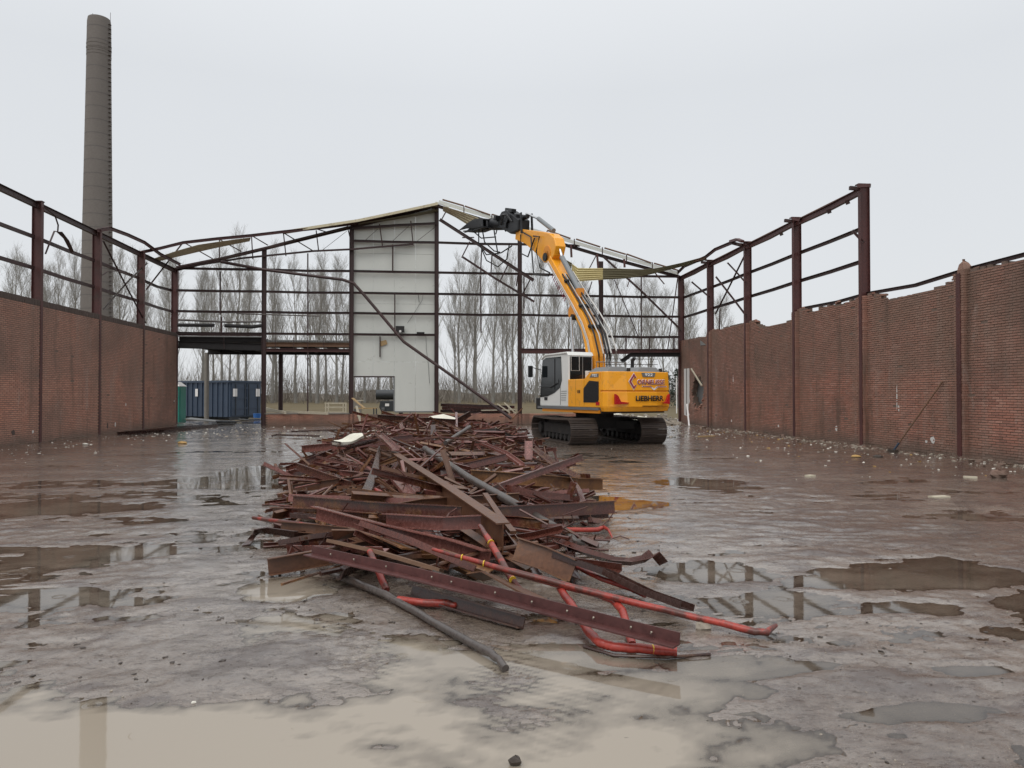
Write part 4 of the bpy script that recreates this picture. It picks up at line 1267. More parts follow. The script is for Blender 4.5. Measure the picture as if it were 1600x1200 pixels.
PROTO = [tree_meshes(11, 24, 0.78, 27), tree_meshes(12, 26, 0.66, 29), tree_meshes(13, 22, 0.92, 25), tree_meshes(14, 25, 0.72, 26), tree_meshes(15, 18, 1.2, 24, True), tree_meshes(16, 27, 0.6, 26), tree_meshes(17, 25, 0.85, 22), tree_meshes(18, 23, 0.7, 30)]


def field_z(y):
    for (a, za), (b2, zb) in zip(zip(ys, zs_f), list(zip(ys, zs_f))[1:]):
        if a <= y <= b2:
            return za + (zb - za) * (y - a) / (b2 - a)
    return 0.5


zs_f = zs
zs_f = [-0.03, -0.03, 0.0, 0.15, 0.45, 0.5, 0.6, 0.6]
rt = random.Random(21)
spots = []
x = -63.0
while x < 40:
    spots.append((x + rt.uniform(-.5, .5), 104 + rt.uniform(-2.5, 2.5), 0))
    x += rt.uniform(1.9, 3.9)
x = -70.0
while x < 42:
    spots.append((x + rt.uniform(-.8, .8), 117 + rt.uniform(-3, 3), 1))
    x += rt.uniform(3.0, 5.4)
x = -80.0
while x < 43:
    spots.append((x + rt.uniform(-1, 1), 134 + rt.uniform(-4, 4), 2))
    x += rt.uniform(5, 8)


def where(x, y):
    t = x / y
    if t < -0.50:
        return 'above the left wall, left of the chimney'
    if t < -0.437:
        return 'just left of the chimney'
    if t < -0.385:
        return 'just right of the chimney'
    if t < -0.34:
        return 'beside the left gable corner post'
    if t < -0.225:
        return 'above the container and dark mezzanine'
    if t < -0.113:
        return 'between the mezzanine and the white gable panels'
    if t < 0.0:
        return 'behind the white gable panels'
    if t < 0.113:
        return 'between the white panels and the excavator boom'
    if t < 0.228:
        return 'behind the excavator boom'
    return 'behind the right gable bay'


spots.sort(key=lambda p: p[0] / p[1])
ORD = ('leftmost', 'second from left', 'third from left', 'fourth from left', 'fifth from left', 'sixth from left', 'seventh from left', 'eighth from left', 'ninth from left', 'tenth from left')
seen = {}
for (x, y, row) in spots:
    seen[(row, where(x, y))] = seen.get((row, where(x, y)), -1) + 1
    tr, cr = PROTO[rt.choice((0, 1, 2, 3, 5, 6, 7, 3, 1) if x < 16 else (0, 2, 4, 2, 6))]
    s = rt.uniform(.72, .85) * (1.0 if x < 20 else 0.97)
    root = empty('poplar_tree', (x, y, field_z(y) - 0.1), rt.uniform(0, 6.28))
    root.scale = (s, s, s)
    tag(root, '%s bare poplar %s, %s' % (('front-row', 'middle-row', 'rear-row')[row], where(x, y), ORD[min(seen[(row, where(x, y))], 9)]), 'tree', 'bare poplars beyond the gable')
    for nm, m_ in (('trunk', tr), ('crown', cr)):
        o = bpy.data.objects.new(nm, m_)
        COL.objects.link(o)
        o.parent = root
# thicket of brushwood below the poplars
b_ = MB()
tri = circ(1, 3)
for i in range(14000):
    x = rt.uniform(-105, 50)
    y = rt.uniform(100, 150)
    d = Vector((rt.gauss(0, .35), rt.gauss(0, .35), 1)).normalized()
    L = abs(rt.gauss(2.2, 2.0)) + .6
    p = Vector((x, y, field_z(y) - .05))
    if rt.random() < .45:
        p.z += rt.uniform(0, 3.0)
    r_ = rt.uniform(.012, .034)
    b_.sweep([p, p + d * L], tri, scales=[r_, r_ * .3], cap=False)
tk = b_.build('thicket', 'thicket')
tag(tk, 'brown leafless brushwood under the poplar row', 'brushwood', kind='stuff')
# earth bank and far wood closing the view under the trees
b_ = MB()
n_ = 90
top = []
for i in range(n_ + 1):
    x = -180 + 300 * i / n_
    top.append((x, 168 + 3 * math.sin(i * .7), 2.2 + .4 * math.sin(i * 1.3) + .4 * math.sin(i * .37 + 1)))
vs_ = []
for (x, y, z) in top:
    vs_ += [(x, y - 6, .4), (x, y - 2, z * .75), (x, y + 2, z)]
fs_ = [(i * 3 + j, i * 3 + j + 3, i * 3 + j + 4, i * 3 + j + 1) for i in range(n_) for j in range(2)]
b_.add(vs_, fs_)
fw = b_.build('far_wood', 'thicket', smooth=60)
tag(fw, 'distant brown wood edge behind the poplars', 'woodland', kind='stuff')
# dark evergreens seen to the right of the excavator
for i, (x, y, h_) in enumerate(((25.5, 80, 3.9), (27.5, 82, 4.3), (29.6, 81, 4.0), (23.6, 83, 3.6))):
    root = empty('evergreen_tree', (x, y, 0.1))
    tag(root, ('low dark evergreen right of the excavator, %s of four' % ('second from left', 'second from right', 'rightmost', 'leftmost')[i]), 'tree', 'dark evergreens right of the excavator')
    MB().sweep([(0, 0, 0), (0, 0, h_ * .5)], circ(.12, 6), up=(0, 1, 0)).build('trunk', 'bark_hazed', root)
    b_ = MB()
    for q in range(520):
        t = rt.random() ** .8
        a = rt.uniform(0, 6.28)
        rr_r = 1.3 * (1 - t * .75) * rt.random() ** .5
        c0 = Vector((rr_r * math.cos(a), rr_r * math.sin(a), .2 + t * h_))
        w = rt.uniform(.14, .3)
        d1 = Vector((rt.gauss(0, 1), rt.gauss(0, 1), rt.gauss(0, .6))).normalized() * w
        d2 = Vector((rt.gauss(0, 1), rt.gauss(0, 1), rt.gauss(0, .6))).normalized() * w
        b_.add([c0, c0 + d1, c0 + d2], [(0, 1, 2)])
    b_.build('crown', 'evergreen', root)

# ------------------------------------------------------------------ things standing behind the gable
def local(p0, ang):
    return Matrix.Translation(Vector(p0)) @ Matrix.Rotation(ang, 4, 'Z')


sd = Vector((-.82, .57, 0)); sd.normalize()
ct = empty('roll_off_container', (-13.1, 48.6, 0), math.atan2(sd.y, sd.x))
tag(ct, 'dark blue ribbed steel waste container under the mezzanine', 'container')
Lc, Wc, Hc = 6.2, 2.5, 2.50         # local x = along the long side, y = to the left of it (towards camera is -y after rotation)
s_y = -1
MB().bx(0, Lc, -Wc, 0, .18, Hc).build('body', 'container_blue', ct)
for i in range(13):
    MB().bx(.16 + i * .49, .28 + i * .49, .0, .07, .2, Hc - .1).build('rib', 'container_blue', ct)
MB().bx(-.04, Lc + .04, -.02, .10, Hc - .1, Hc + .03).build('top_rail', 'container_blue', ct)
MB().bx(-.10, .0, -Wc - .04, .06, Hc - .1, Hc + .02).build('top_rail', 'container_blue', ct)
for y0, y1 in ((-1.22, -.08), (-2.42, -1.28)):
    MB().bx(-.07, 0, y0, y1, .26, Hc - .15).build('door', 'container_blue', ct)
for yy in (-.35, -1.1, -1.4, -2.15):
    MB().cyl((-.10, yy, .3), (-.10, yy, Hc - .2), .025, 6).build('lock_bar', 'machine_dark', ct)
for zz_ in (.7, 1.35, 2.0):
    MB().bx(-.09, -.06, -2.40, -.1, zz_, zz_ + .08).build('door_rib', 'container_blue', ct)
for yy in (-.45, -2.3):
    MB().bx(-.115, -.10, yy, yy + .32, 1.5, 2.0).build('notice', 'letter_white', ct)
MB().bx(3.0, 3.25, .072, .085, 1.5, 2.0).build('notice', 'letter_white', ct)
MB().bx(0, Lc, -1.6, -.8, .03, .18).build('skid', 'machine_dark', ct)
MB().bx(0, .25, -2.4, -.1, .02, .18).build('roller_bar', 'machine_dark', ct)

to = empty('portable_toilet', (-13.80, 40.2, 0))
tag(to, 'green portable toilet cabin just past the end of the left brick wall', 'toilet')
b_ = MB(); b_.bx(-.55, .55, -.55, .55, .08, 2.05)
b_.build('cabin', 'toilet_green', to, bevel=.04)
MB().prism([(-.58, -.58), (.58, -.58), (.58, .58), (-.58, .58)], 'z', 2.05, 2.28, [(-.35, -.35), (.35, -.35), (.35, .35), (-.35, .35)]).build('roof', 'letter_white', to)
MB().bx(-.6, .6, -.6, .6, .0, .08).build('skid', 'machine_dark', to)
MB().bx(.551, .57, -.40, .40, .15, 1.95).build('door', 'toilet_green', to)
MB().bx(.30, .50, -.57, -.552, 1.5, 1.8).build('notice', 'letter_white', to)

bk = MB()
bk.sweep([(0, 0, 0), (0, 0, .45)], circ(1, 14), up=(0, 1, 0), scales=[.19, .25])
o = bk.build('bucket', 'bucket_blue', None, smooth=40)
o.location = (-11.05, 47.0, 0)
tag(o, 'blue plastic bucket in front of the container', 'bucket')

# rolled-up pallets / timber left of the doorway
for i, (x, y, w_) in enumerate(((-7.0, 52.5, 1.5), (-4.95, 52.6, 1.6))):
    t = empty('trestle', (x, y, 0))
    tag(t, 'pale wooden trestle left of the doorway' if i == 0 else 'dark low trestle bench beside the doorway post', 'trestle')
    mt = 'pale_wood' if i == 0 else 'machine_dark'
    for zz_ in ((.35, .7, .98) if i == 0 else (.62,)):
        MB().bx(-w_ / 2, w_ / 2, -.06, .06, zz_, zz_ + .08).build('board', mt if i == 0 else 'timber', t)
    for xx in (-w_ / 2 + .1, w_ / 2 - .2):
        for sx in (-.08, .1):
            MB().bx(xx + sx, xx + sx + .08, -.08, .08, 0, 1.05 if i == 0 else .66).build('leg', mt, t)
o = MB().box((0, 0, 0), (1.1, .3, .06), (0, 0, .05)).build('board', 'pale_wood')
o.location = (-6.1, 57, 1.18)
tag(o, 'pale board lying on a stand beyond the trestles', 'board')
o = MB().bx(-.4, .4, -.2, .2, 0, 1.15).build('block_stack', 'concrete')
o.location = (-6.1, 57, 0)
tag(o, 'grey stack carrying a pale board in the field', 'block stack')
for i, (a, b2) in enumerate((((-9.406, 41.781, 0.720), (-5.141, 35.703, 0.720)), ((-10.184, 45.237, 0.800), (-7.393, 37.193, 0.720)))):
    o = MB().sweep([a, b2], s_r(.08, .12)).build('timber_lath', 'pale_wood')
    tag(o, ('long pale lath lying on the plinth coping', 'short pale lath leaning on the plinth by the gable post')[i], 'lath')
# dark machine with an orange board in the doorway
mc = empty('skid_machine', (-3.35, 57.0, 0))
tag(mc, 'small dark machine seen through the doorway', 'machine')
b_ = MB(); b_.prism([(-.8, .35), (.8, .35), (.95, .7), (.95, 1.15), (-.85, 1.15), (-.95, .7)], 'y', -.8, .8)
b_.build('body', 'machine_dark', mc, bevel=.03)
MB().cyl((-1.2, -.5, 1.62), (1.2, -.5, 1.62), .38, 14).build('drum', 'machine_dark', mc, smooth=40)
for xx in (-.65, .65):
    for yy in (-.6, .6):
        MB().cyl((xx - .12, yy, .38), (xx + .12, yy, .38), .38, 14).build('wheel', 'rubber_black', mc, smooth=40)
MB().bx(-.5, -.2, -.83, -.80, .75, .95).build('lamp', 'letter_white', mc)
MB().bx(.3, .6, -.83, -.80, .75, .95).build('lamp', 'letter_white', mc)
o = MB().prism([(-.32, .95), (.0, .85), (.30, .95), (.34, 1.9), (0, 2.05), (-.34, 1.95)], 'y', -.04, .04).build('warning_board', 'safety_orange')
o.location = (-1.95, 55.5, .05)
MB().cyl((0, 0, -.05), (0, 0, .95), .03, 6).build('post', 'machine_dark', o)
tag(o, 'orange warning board at the right side of the doorway', 'board')
# yellow torn board and pale offcut at the doorway post
o = MB().sweep([(-4.23, 38.00, 1.44), (-3.93, 37.90, 1.18), (-3.60, 37.80, 0.92)], s_r(.28, .03)).build('torn_board', 'timber')
tag(o, 'ochre splintered board standing by the doorway post', 'board')
o = MB().sweep([(-4.01, 37.70, 1.05), (-3.86, 37.50, 0.54), (-3.78, 37.40, 0.16)], s_r(.16, .03), scales=[.7, 1, .3]).build('pale_offcut', 'pale_wood')
tag(o, 'narrow pale offcut leaning below the ochre board', 'board')
# stack of purlins lying behind the gable
for i in range(12):
    zz_ = .62 + (i // 4) * .17
    x0 = .3 + rt.uniform(-.1, .3)
    o = MB().sweep([(x0, 40.0 + (i % 4) * .35, zz_ + .1), (x0 + rt.uniform(3.2, 3.9), 40.0 + (i % 4) * .35 + rt.uniform(-.5, .3), zz_ - rt.uniform(0, .12))], s_c(.15, .07, .01)).build('purlin', 'scrap_steel' if i % 3 else 'scrap_dark')
    tag(o, 'dark red purlin in the stack behind the gable, %s layer, %s' % (('bottom', 'middle', 'top')[i // 4], ('nearest', 'second from front', 'third from front', 'rearmost')[i % 4]), 'purlin', 'purlins stacked behind the gable')
o = MB().bx(.2, 4.0, 39.9, 41.2, 0, .55).build('timber_crib', 'machine_dark')
tag(o, 'dark crib carrying the stack of purlins', 'crib')
for i, (a, b2) in enumerate((((3.20, 38.80, 1.13), (3.86, 38.60, 0.66)), ((3.58, 38.90, 1.19), (4.17, 38.60, 0.62)), ((3.82, 38.90, 1.02), (3.84, 38.70, 0.42)), ((2.35, 38.70, 0.79), (4.48, 38.70, 0.82)), ((3.90, 38.00, 0.34), (4.46, 38.20, 0.90)))):
    o = MB().sweep([a, b2], s_r(.07, .05)).build('lath', 'pale_wood' if i < 4 else 'scrap_rust')
    tag(o, ('pale lath leaning left of the gable post by the excavator, leftmost', 'pale lath leaning against the gable post, second from left', 'short upright pale lath by the gable post', 'level pale rail in front of the stacked purlins',
            'rusty bar leaning against the gable post beside the excavator')[i], 'lath')
# white poles and boundary posts at the far right
for i, (x, y) in enumerate(((20.7, 62), (21.9, 62.5))):
    o = MB().cyl((0, 0, 0), (0, 0, 3.1), .05, 8).build('white_pole', 'letter_white')
    o.location = (x, y, 0)
    tag(o, ('thin white pole beyond the excavator counterweight', 'right one of two white poles beyond the excavator')[i], 'pole')
# heap of rubble in the far right gateway
b_ = MB()
for i in range(420):
    x, y = rt.uniform(9.2, 12.9), rt.uniform(37.0, 43.5)
    hz_ = .42 * math.exp(-((y - 40.5) / 2.2) ** 2) * rt.random()
    s = rt.uniform(.06, .26)
    b_.box((x, y, hz_ + s * .2), (s, s * rt.uniform(.5, 1), s * .6), (rt.uniform(-.6, .6), rt.uniform(-.6, .6), rt.uniform(0, 3)))
rbh = b_.build('rubble', 'debris_mix')
tag(rbh, 'rubble heaped in the gateway right of the excavator', 'rubble', kind='stuff')
# crumpled white sheet behind the tracks
b_ = MB()
vs_ = []
for i in range(9):
    for j in range(6):
        vs_.append((i * .32 + rt.uniform(-.05, .05), j * .25, .35 + .45 * math.sin(i * .75) * (1 - abs(j - 2.5) / 3.2) + rt.uniform(-.10, .12)))
b_.add(vs_, [(i * 6 + j, i * 6 + j + 6, i * 6 + j + 7, i * 6 + j + 1) for i in range(8) for j in range(5)])
o = b_.build('plastic_sheet', 'foam_white')
o.location = (7.6, 34.0, .2)
so_ = o.modifiers.new('thick', 'SOLIDIFY'); so_.thickness = .01
tag(o, 'crumpled white plastic sheet on the ground behind the excavator', 'plastic sheet')

# ------------------------------------------------------------------ excavator
EX = (5.48, 25.2, 0.0)
EA = R(19.3)
ex = empty('crawler_excavator', EX, EA)
tag(ex, 'yellow and white tracked demolition excavator with raised boom', 'excavator')
EINV = (Matrix.Translation(Vector(EX)) @ Matrix.Rotation(EA, 4, 'Z')).inverted()
UC = Matrix.Rotation(R(9.1 - 19.3), 4, 'Z')

# undercarriage
sm = MB()
sm.prism([(-.45, -.09), (.45, -.09), (.45, .09), (-.45, .09)], 'z', 0, .028)
for yy in (-.065, 0.0, .065):
    sm.prism([(yy - .012, .028), (yy + .012, .028), (yy + .007, .058), (yy - .007, .058)], 'x', -.45, .45)
shoe_me = bpy.data.meshes.new('track_shoe')
shoe_me.from_pydata(sm.v, [], sm.f)
shoe_me.materials.append(M['track_steel'])
WR, WY, WZ = 0.365, 1.80, 0.43
NS = 52
for sx in (-1.2, 1.2):
    tf = MB(UC)
    tf.bx(sx - .17, sx + .17, -1.5, 1.5, .30, .62)
    tf.bx(sx - .12, sx + .12, -1.75, 1.75, .40, .55)
    tf.prism([(-1.3, .62), (1.3, .62), (1.0, .74), (-1.0, .74)], 'x', sx - .12, sx + .12)
    tr_ = tf.build('crawler_track', 'undercarriage_dark', ex)
    for (yy, nm) in ((-WY, 'drive_sprocket'), (WY, 'idler_wheel')):
        w_ = MB(UC)
        w_.cyl((sx - .14, yy, WZ), (sx + .14, yy, WZ), .36, 20)
        w_.cyl((sx - .24, yy, WZ), (sx + .24, yy, WZ), .20, 16)
        w_.build(nm, 'undercarriage_dark', tr_, smooth=35)
    for q in range(7):
        yy = -1.25 + q * .415
        w_ = MB(UC)
        w_.cyl((sx - .2, yy, .19), (sx + .2, yy, .19), .11, 12)
        w_.build('roller', 'undercarriage_dark', tr_, smooth=35)
    per = 4 * WY + 2 * math.pi * WR
    for q in range(NS):
        d = per * q / NS
        if d < 2 * WY:
            yy, zz_, an = -WY + d, WZ - WR, math.pi
        elif d < 2 * WY + math.pi * WR:
            a = (d - 2 * WY) / WR
            yy, zz_, an = WY + WR * math.sin(a), WZ - WR * math.cos(a), math.pi + a
        elif d < 4 * WY + math.pi * WR:
            e_ = d - 2 * WY - math.pi * WR
            yy, zz_, an = WY - e_, WZ + WR - 0.03 * math.sin(math.pi * e_ / (2 * WY)), 0.0
        else:
            a = (d - 4 * WY - math.pi * WR) / WR
            yy, zz_, an = -WY - WR * math.sin(a), WZ + WR * math.cos(a), a
        o = bpy.data.objects.new('track_shoe', shoe_me)
        COL.objects.link(o)
        o.parent = tr_
        o.matrix_local = UC @ Matrix.Translation((sx, yy, zz_)) @ Matrix.Rotation(an, 4, 'X')
cf = MB(UC)
cf.bx(-1.05, 1.05, -.62, .62, .50, .84)
cf.prism([(-1.1, -1.1), (-.5, -.6), (.5, -.6), (1.1, -1.1), (1.1, -.7), (.6, 0), (1.1, .7), (1.1, 1.1), (.5, .6), (-.5, .6), (-1.1, 1.1), (-1.1, .7), (-.6, 0), (-1.1, -.7)], 'z', .45, .72)
cf.build('chassis', 'undercarriage_dark', ex)
MB().cyl((0, 0, .80), (0, 0, 1.02), .66, 32).build('slew_ring', 'undercarriage_dark', ex, smooth=35)
b_ = MB()
for q in range(40):
    a = q * 2 * math.pi / 40
    b_.cyl((.70 * math.cos(a), .70 * math.sin(a), .96), (.70 * math.cos(a), .70 * math.sin(a), 1.03), .018, 6)
MB().cyl((0, 0, .96), (0, 0, 1.0), .74, 32).build('bolt_ring', 'undercarriage_dark', ex, smooth=35)
b_.build('ring_bolts', 'track_steel', ex)['kind'] = 'stuff'

# revolving deck and body
MB().bx(-1.20, 1.20, -2.35, 1.35, 1.02, 1.15).build('deck', 'undercarriage_dark', ex)
MB().prism([(-1.30, -2.3), (-1.30, 1.82), (-1.14, 1.82), (-1.14, -2.3)], 'z', 1.12, 1.20).build('catwalk', 'paint_grey', ex)
MB().prism([(1.20, 1.2), (1.20, -2.3), (-1.27, -2.3), (-1.27, 1.5), (-1.20, 1.5), (-1.2, -2.2), (1.1, -2.2), (1.1, 1.2)][::-1], 'z', 1.02, 1.12).build('skirt', 'paint_orange', ex)


def cw_out(ins, rear):
    w_ = 1.26 - ins
    return [(-w_, -2.36), (-w_, -2.52), (-w_ + .10, -2.66 + ins * .5), (-.55, rear + .03), (.55, rear + .03), (w_ - .10, -2.66 + ins * .5), (w_, -2.52), (w_, -2.36)]


b_ = MB()
b_.prism(cw_out(.05, -2.78), 'z', 1.08, 1.22, cw_out(0, -2.86))
b_.build('counterweight', 'paint_yellow', ex, bevel=.015)
MB().prism(cw_out(0, -2.87), 'z', 1.221, 1.70, cw_out(0, -2.84)).build('counterweight', 'paint_yellow', ex, bevel=.015)
MB().prism(cw_out(.03, -2.81), 'z', 1.70, 1.735, cw_out(.03, -2.81)).build('counterweight_groove', 'paint_orange', ex)
MB().prism(cw_out(0, -2.84), 'z', 1.736, 2.33, cw_out(.03, -2.78)).build('counterweight', 'paint_yellow', ex, bevel=.02)
# left engine side
b_ = MB()
b_.prism([(-2.352, 1.205), (-2.352, 2.33), (-1.72, 2.33), (-1.40, 2.12), (-.32, 2.12), (-.32, 1.205)], 'x', -1.25, -.47)
b_.build('side_cover', 'paint_yellow', ex, bevel=.02)
MB().prism([(-.35, -2.35), (1.25, -2.35), (1.25, -.5), (-.35, -.5)], 'z', 1.16, 2.30).build('engine_hood', 'paint_yellow', ex, bevel=.03)
MB().bx(.58, 1.25, -.48, 1.25, 1.16, 2.08).build('tank_box', 'paint_yellow', ex, bevel=.03)
for y0, y1 in ((-1.39, -1.385), (-.85, -.845)):
    MB().bx(-1.253, -1.20, y0, y1, 1.25, 2.11).build('cover_gap', 'grille_black', ex)
hexp = [(-2.20, 1.36), (-2.28, 1.46), (-2.28, 2.02), (-1.72, 2.06), (-1.36, 1.80), (-1.36, 1.36)]
gr = MB().prism(hexp, 'x', -1.262, -1.24).build('vent_grille', 'grille_black', ex)
for q in range(14):
    z = 1.39 + q * .046
    y1 = -1.37 if z < 1.8 else -1.37 - (z - 1.8) * 1.35
    MB().bx(-1.270, -1.258, -2.26, y1, z, z + .018).build('grille_slat', 'rubber_black', gr)
for yy in (-1.10, -1.00):
    MB().bx(-1.258, -1.245, yy - .03, yy + .03, 1.66, 1.76).build('lock', 'rubber_black', ex)
b_ = MB(); b_.prism([(-2.32, 1.28), (-2.12, 1.28), (-2.12, 1.38), (-2.32, 1.38)], 'x', -1.265, -1.252)
b_.build('warning_sticker', 'reflector_red', ex)
# grey hood covers with domed lids
for (x0, x1, y0, y1) in ((-.95, -.05, -2.25, -1.1), (.15, 1.1, -2.30, -.9)):
    b_ = MB()
    b_.prism([(x0, y0), (x1, y0), (x1, y1), (x0, y1)], 'z', 2.335, 2.50, [(x0 + .22, y0 + .1), (x1 - .1, y0 + .1), (x1 - .1, y1 - .15), (x0 + .22, y1 - .15)])
    b_.build('hood_cover', 'paint_grey', ex, bevel=.02)
for (x, y) in ((-.15, -2.3), (1.12, -2.25)):
    MB().cyl((x, y, 2.33), (x, y, 2.46), .06, 10).build('rear_lamp', 'rubber_black', ex, smooth=40)
MB().sweep([(.75, -1.2, 2.4), (.75, -1.2, 2.75), (.78, -1.3, 2.85)], circ(.06, 10), up=(0, 1, 0)).build('exhaust', 'rubber_black', ex, smooth=40)
MB().sweep([(-.3, -.6, 2.3), (-.3, -.6, 2.72), (.9, -.6, 2.72), (.9, -.6, 2.3)], circ(.018, 6), up=(0, 1, 0)).build('grab_rail', 'cylinder_grey', ex, smooth=40)
MB().sweep([(-.3, -.6, 2.52), (.9, -.6, 2.52)], circ(.014, 6)).build('grab_rail', 'cylinder_grey', ex, smooth=40)
# red reflectors on the counterweight corners
MB().prism([(-1.02, 1.31), (-.56, 1.33), (-.52, 1.36), (-.82, 1.39), (-.93, 1.58), (-1.02, 1.63)], 'y', -2.885, -2.80).build('reflector', 'reflector_red', ex)
MB().prism([(1.02, 1.31), (.80, 1.33), (.77, 1.36), (.90, 1.39), (.96, 1.58), (1.02, 1.63)][::-1], 'y', -2.885, -2.80).build('reflector', 'reflector_red', ex)


def text_mesh(name, body, mat, w, h, loc, face, depth=.006, bold=0.0, shear=0.0, parent=ex):
    """flat lettering, w x h metres, lying against a face: 'rear' looks along -y, 'left' along -x"""
    cu = bpy.data.curves.new(name, 'FONT')
    cu.body = body
    cu.size = 1.0
    cu.offset = bold
    cu.shear = shear
    cu.resolution_u = 3
    tmp = bpy.data.objects.new(name, cu)
    COL.objects.link(tmp)
    dg = bpy.context.evaluated_depsgraph_get()
    me_ = bpy.data.meshes.new_from_object(tmp.evaluated_get(dg))
    bpy.data.objects.remove(tmp)
    c3 = np.array([v_.co[:] for v_ in me_.vertices])
    lo, hi = c3.min(0), c3.max(0)
    for v_ in me_.vertices:
        u = (v_.co.x - lo[0]) / (hi[0] - lo[0]) * w
        t = (v_.co.y - lo[1]) / (hi[1] - lo[1]) * h
        v_.co = (loc[0] + u, loc[1], loc[2] + t) if face == 'rear' else (loc[0], loc[1] - u, loc[2] + t)
    me_.materials.clear()
    me_.materials.append(M[mat])
    o_ = bpy.data.objects.new(name, me_)
    COL.objects.link(o_)
    o_.parent = parent
    so__ = o_.modifiers.new('thick', 'SOLIDIFY')
    so__.thickness = depth
    so__.offset = 0
    return o_


def rear_y(z):
    return -2.87 + .03 * (z - 1.22) / .48 + .03 if z < 1.72 else -2.84 + .06 * (z - 1.736) / .6 + .03


text_mesh('lettering', 'LIEBHERR', 'letter_black', 1.06, .165, (-.26, -2.862, 1.41), 'rear', bold=.035)
text_mesh('lettering', 'ORNELISSE', 'letter_white', 1.06, .165, (-.18, -2.808, 1.925), 'rear', bold=.045)
text_mesh('lettering', 'ORNELISSE', 'letter_red', 1.04, .145, (-.17, -2.816, 1.935), 'rear', bold=.012)


def chevron(cx, cz, a, b_, t, y, mat):
    """open diamond C"""
    o_ = [(cx + a * .55, cz + b_ * .42), (cx, cz + b_), (cx - a, cz), (cx, cz - b_), (cx + a * .55, cz - b_ * .42)]
    i_ = [(cx + a * .55 - t * .8, cz - b_ * .42 - t * .25), (cx, cz - b_ + t * 1.5), (cx - a + t * 1.2, cz), (cx, cz + b_ - t * 1.5), (cx + a * .55 - t * .8, cz + b_ * .42 + t * .25)]
    return MB().prism(o_ + i_, 'y', y - .004, y + .004).build('emblem', mat, ex)


chevron(-.30, 2.02, .20, .275, .10, -2.804, 'letter_white')
chevron(-.30, 2.02, .175, .245, .055, -2.816, 'letter_red')
for (pts, mt, y) in (([(.0, 1.885), (.34, 1.885), (.46, 1.80), (.58, 1.88), (.95, 1.88), (.95, 1.845), (.62, 1.84), (.48, 1.755), (.44, 1.755), (.32, 1.85), (.0, 1.85)], 'letter_white', -2.812),
                     ([(.02, 1.878), (.34, 1.878), (.40, 1.84), (.32, 1.858), (.02, 1.862)], 'letter_red', -2.820), ([(.93, 1.872), (.60, 1.872), (.52, 1.83), (.60, 1.852), (.93, 1.855)], 'letter_red', -2.820)):
    MB().prism(pts, 'y', y - .003, y + .003).build('emblem', mt, ex)
MB().prism([(.06, 2.17), (.50, 2.17), (.54, 2.30), (.02, 2.30)], 'y', -2.79, -2.74).build('number_plate', 'paint_grey', ex)
text_mesh('lettering', '922', 'letter_white', .30, .09, (.13, -2.797, 2.19), 'rear', bold=.03)
MB().prism([(-2.26, 2.16), (-1.74, 2.16), (-1.86, 2.27), (-2.28, 2.27)], 'x', -1.263, -1.24).build('number_plate', 'paint_grey', ex)
text_mesh('lettering', '922', 'letter_white', .30, .08, (-1.268, -1.90, 2.175), 'left', bold=.03)
MB().bx(.0, .75, -2.872, -2.84, 1.245, 1.262).build('address_strip', 'letter_black', ex)

# cab
CX0, CX1, CY0, CY1, CZ0, CZ1 = -1.25, -.24, -.32, 1.80, 1.20, 3.02
cab = MB()
prof = [(CY0, CZ0), (CY0, 2.92), (CY0 + .10, CZ1), (CY1 - .42, CZ1 - .02), (CY1 - .20, CZ1 - .12), (CY1 - .02, 1.75), (CY1, CZ0)]
cab.prism(prof, 'x', CX0 + .03, CX1 - .03)
cb_ = cab.build('cab', 'paint_white', ex, bevel=.04)
MB().prism([(CY0 - .02, 2.93), (CY0 + .08, CZ1 + .045), (CY1 - .45, CZ1 + .03), (CY1 - .14, CZ1 - .11), (CY1 - .16, CZ1 - .16), (CY1 - .45, CZ1 - .03), (CY0 + .08, CZ1 - .02)], 'x', CX0, CX1).build('cab_roof', 'paint_white', cb_, bevel=.02)
gl = MB().prism([(CY1 - .05, 1.52), (CY1 - .24, 2.84), (CY1 - .5, 2.92), (.20, 2.92), (.14, 2.10), (.28, 1.85), (.66, 1.68), (1.2, 1.55)], 'x', CX0 + .016, CX0 + .05).build('side_window', 'cab_glass', cb_)
MB().prism([(.60, 1.80), (.655, 1.78), (.66, 2.88), (.60, 2.88)], 'x', CX0 + .008, CX0 + .03).build('window_bar', 'rubber_black', cb_)
MB().sweep([(CX0 - .01, CY1 - .10, 1.9), (CX0 - .02, .9, 1.86), (CX0 - .01, .42, 2.0)], circ(.014, 6)).build('hand_rail', 'rubber_black', cb_, smooth=40)
MB().bx(CX0 + .08, CX1 - .08, CY0 - .012, CY0 + .02, 2.06, 2.90).build('rear_window', 'cab_glass', cb_)
MB().bx(CX0 + .55, CX0 + .575, CY0 - .03, CY0 - .01, 2.06, 2.90).build('rear_pillar', 'paint_grey', cb_)
MB().bx(CX0 + .66, CX1 - .06, CY0 - .05, CY0 - .012, 2.12, 2.42).build('rear_panel', 'paint_white', cb_, bevel=.02)
MB().bx(CX0 + .13, CX1 - .13, CY1 - .07, CY1 + .0, 1.72, 1.80).build('front_sill', 'rubber_black', cb_)
MB().prism([(CY1 + .01, 1.5), (CY1 - .02, 1.78), (CY1 - .19, 2.86), (CY1 - .215, 2.86), (CY1 - .05, 1.5)], 'x', CX0 + .10, CX1 - .10).build('front_window', 'cab_glass', cb_)
MB().sweep([(CX0 + .08, CY0 - .08, 2.95), (CX0 + .08, CY0 - .08, 2.42), (CX0 + .40, CY0 - .08, 2.42), (CX0 + .40, CY0 - .08, 2.95)], circ(.016, 6), up=(0, 1, 0)).build('grab_rail', 'pipe_steel', cb_, smooth=40)
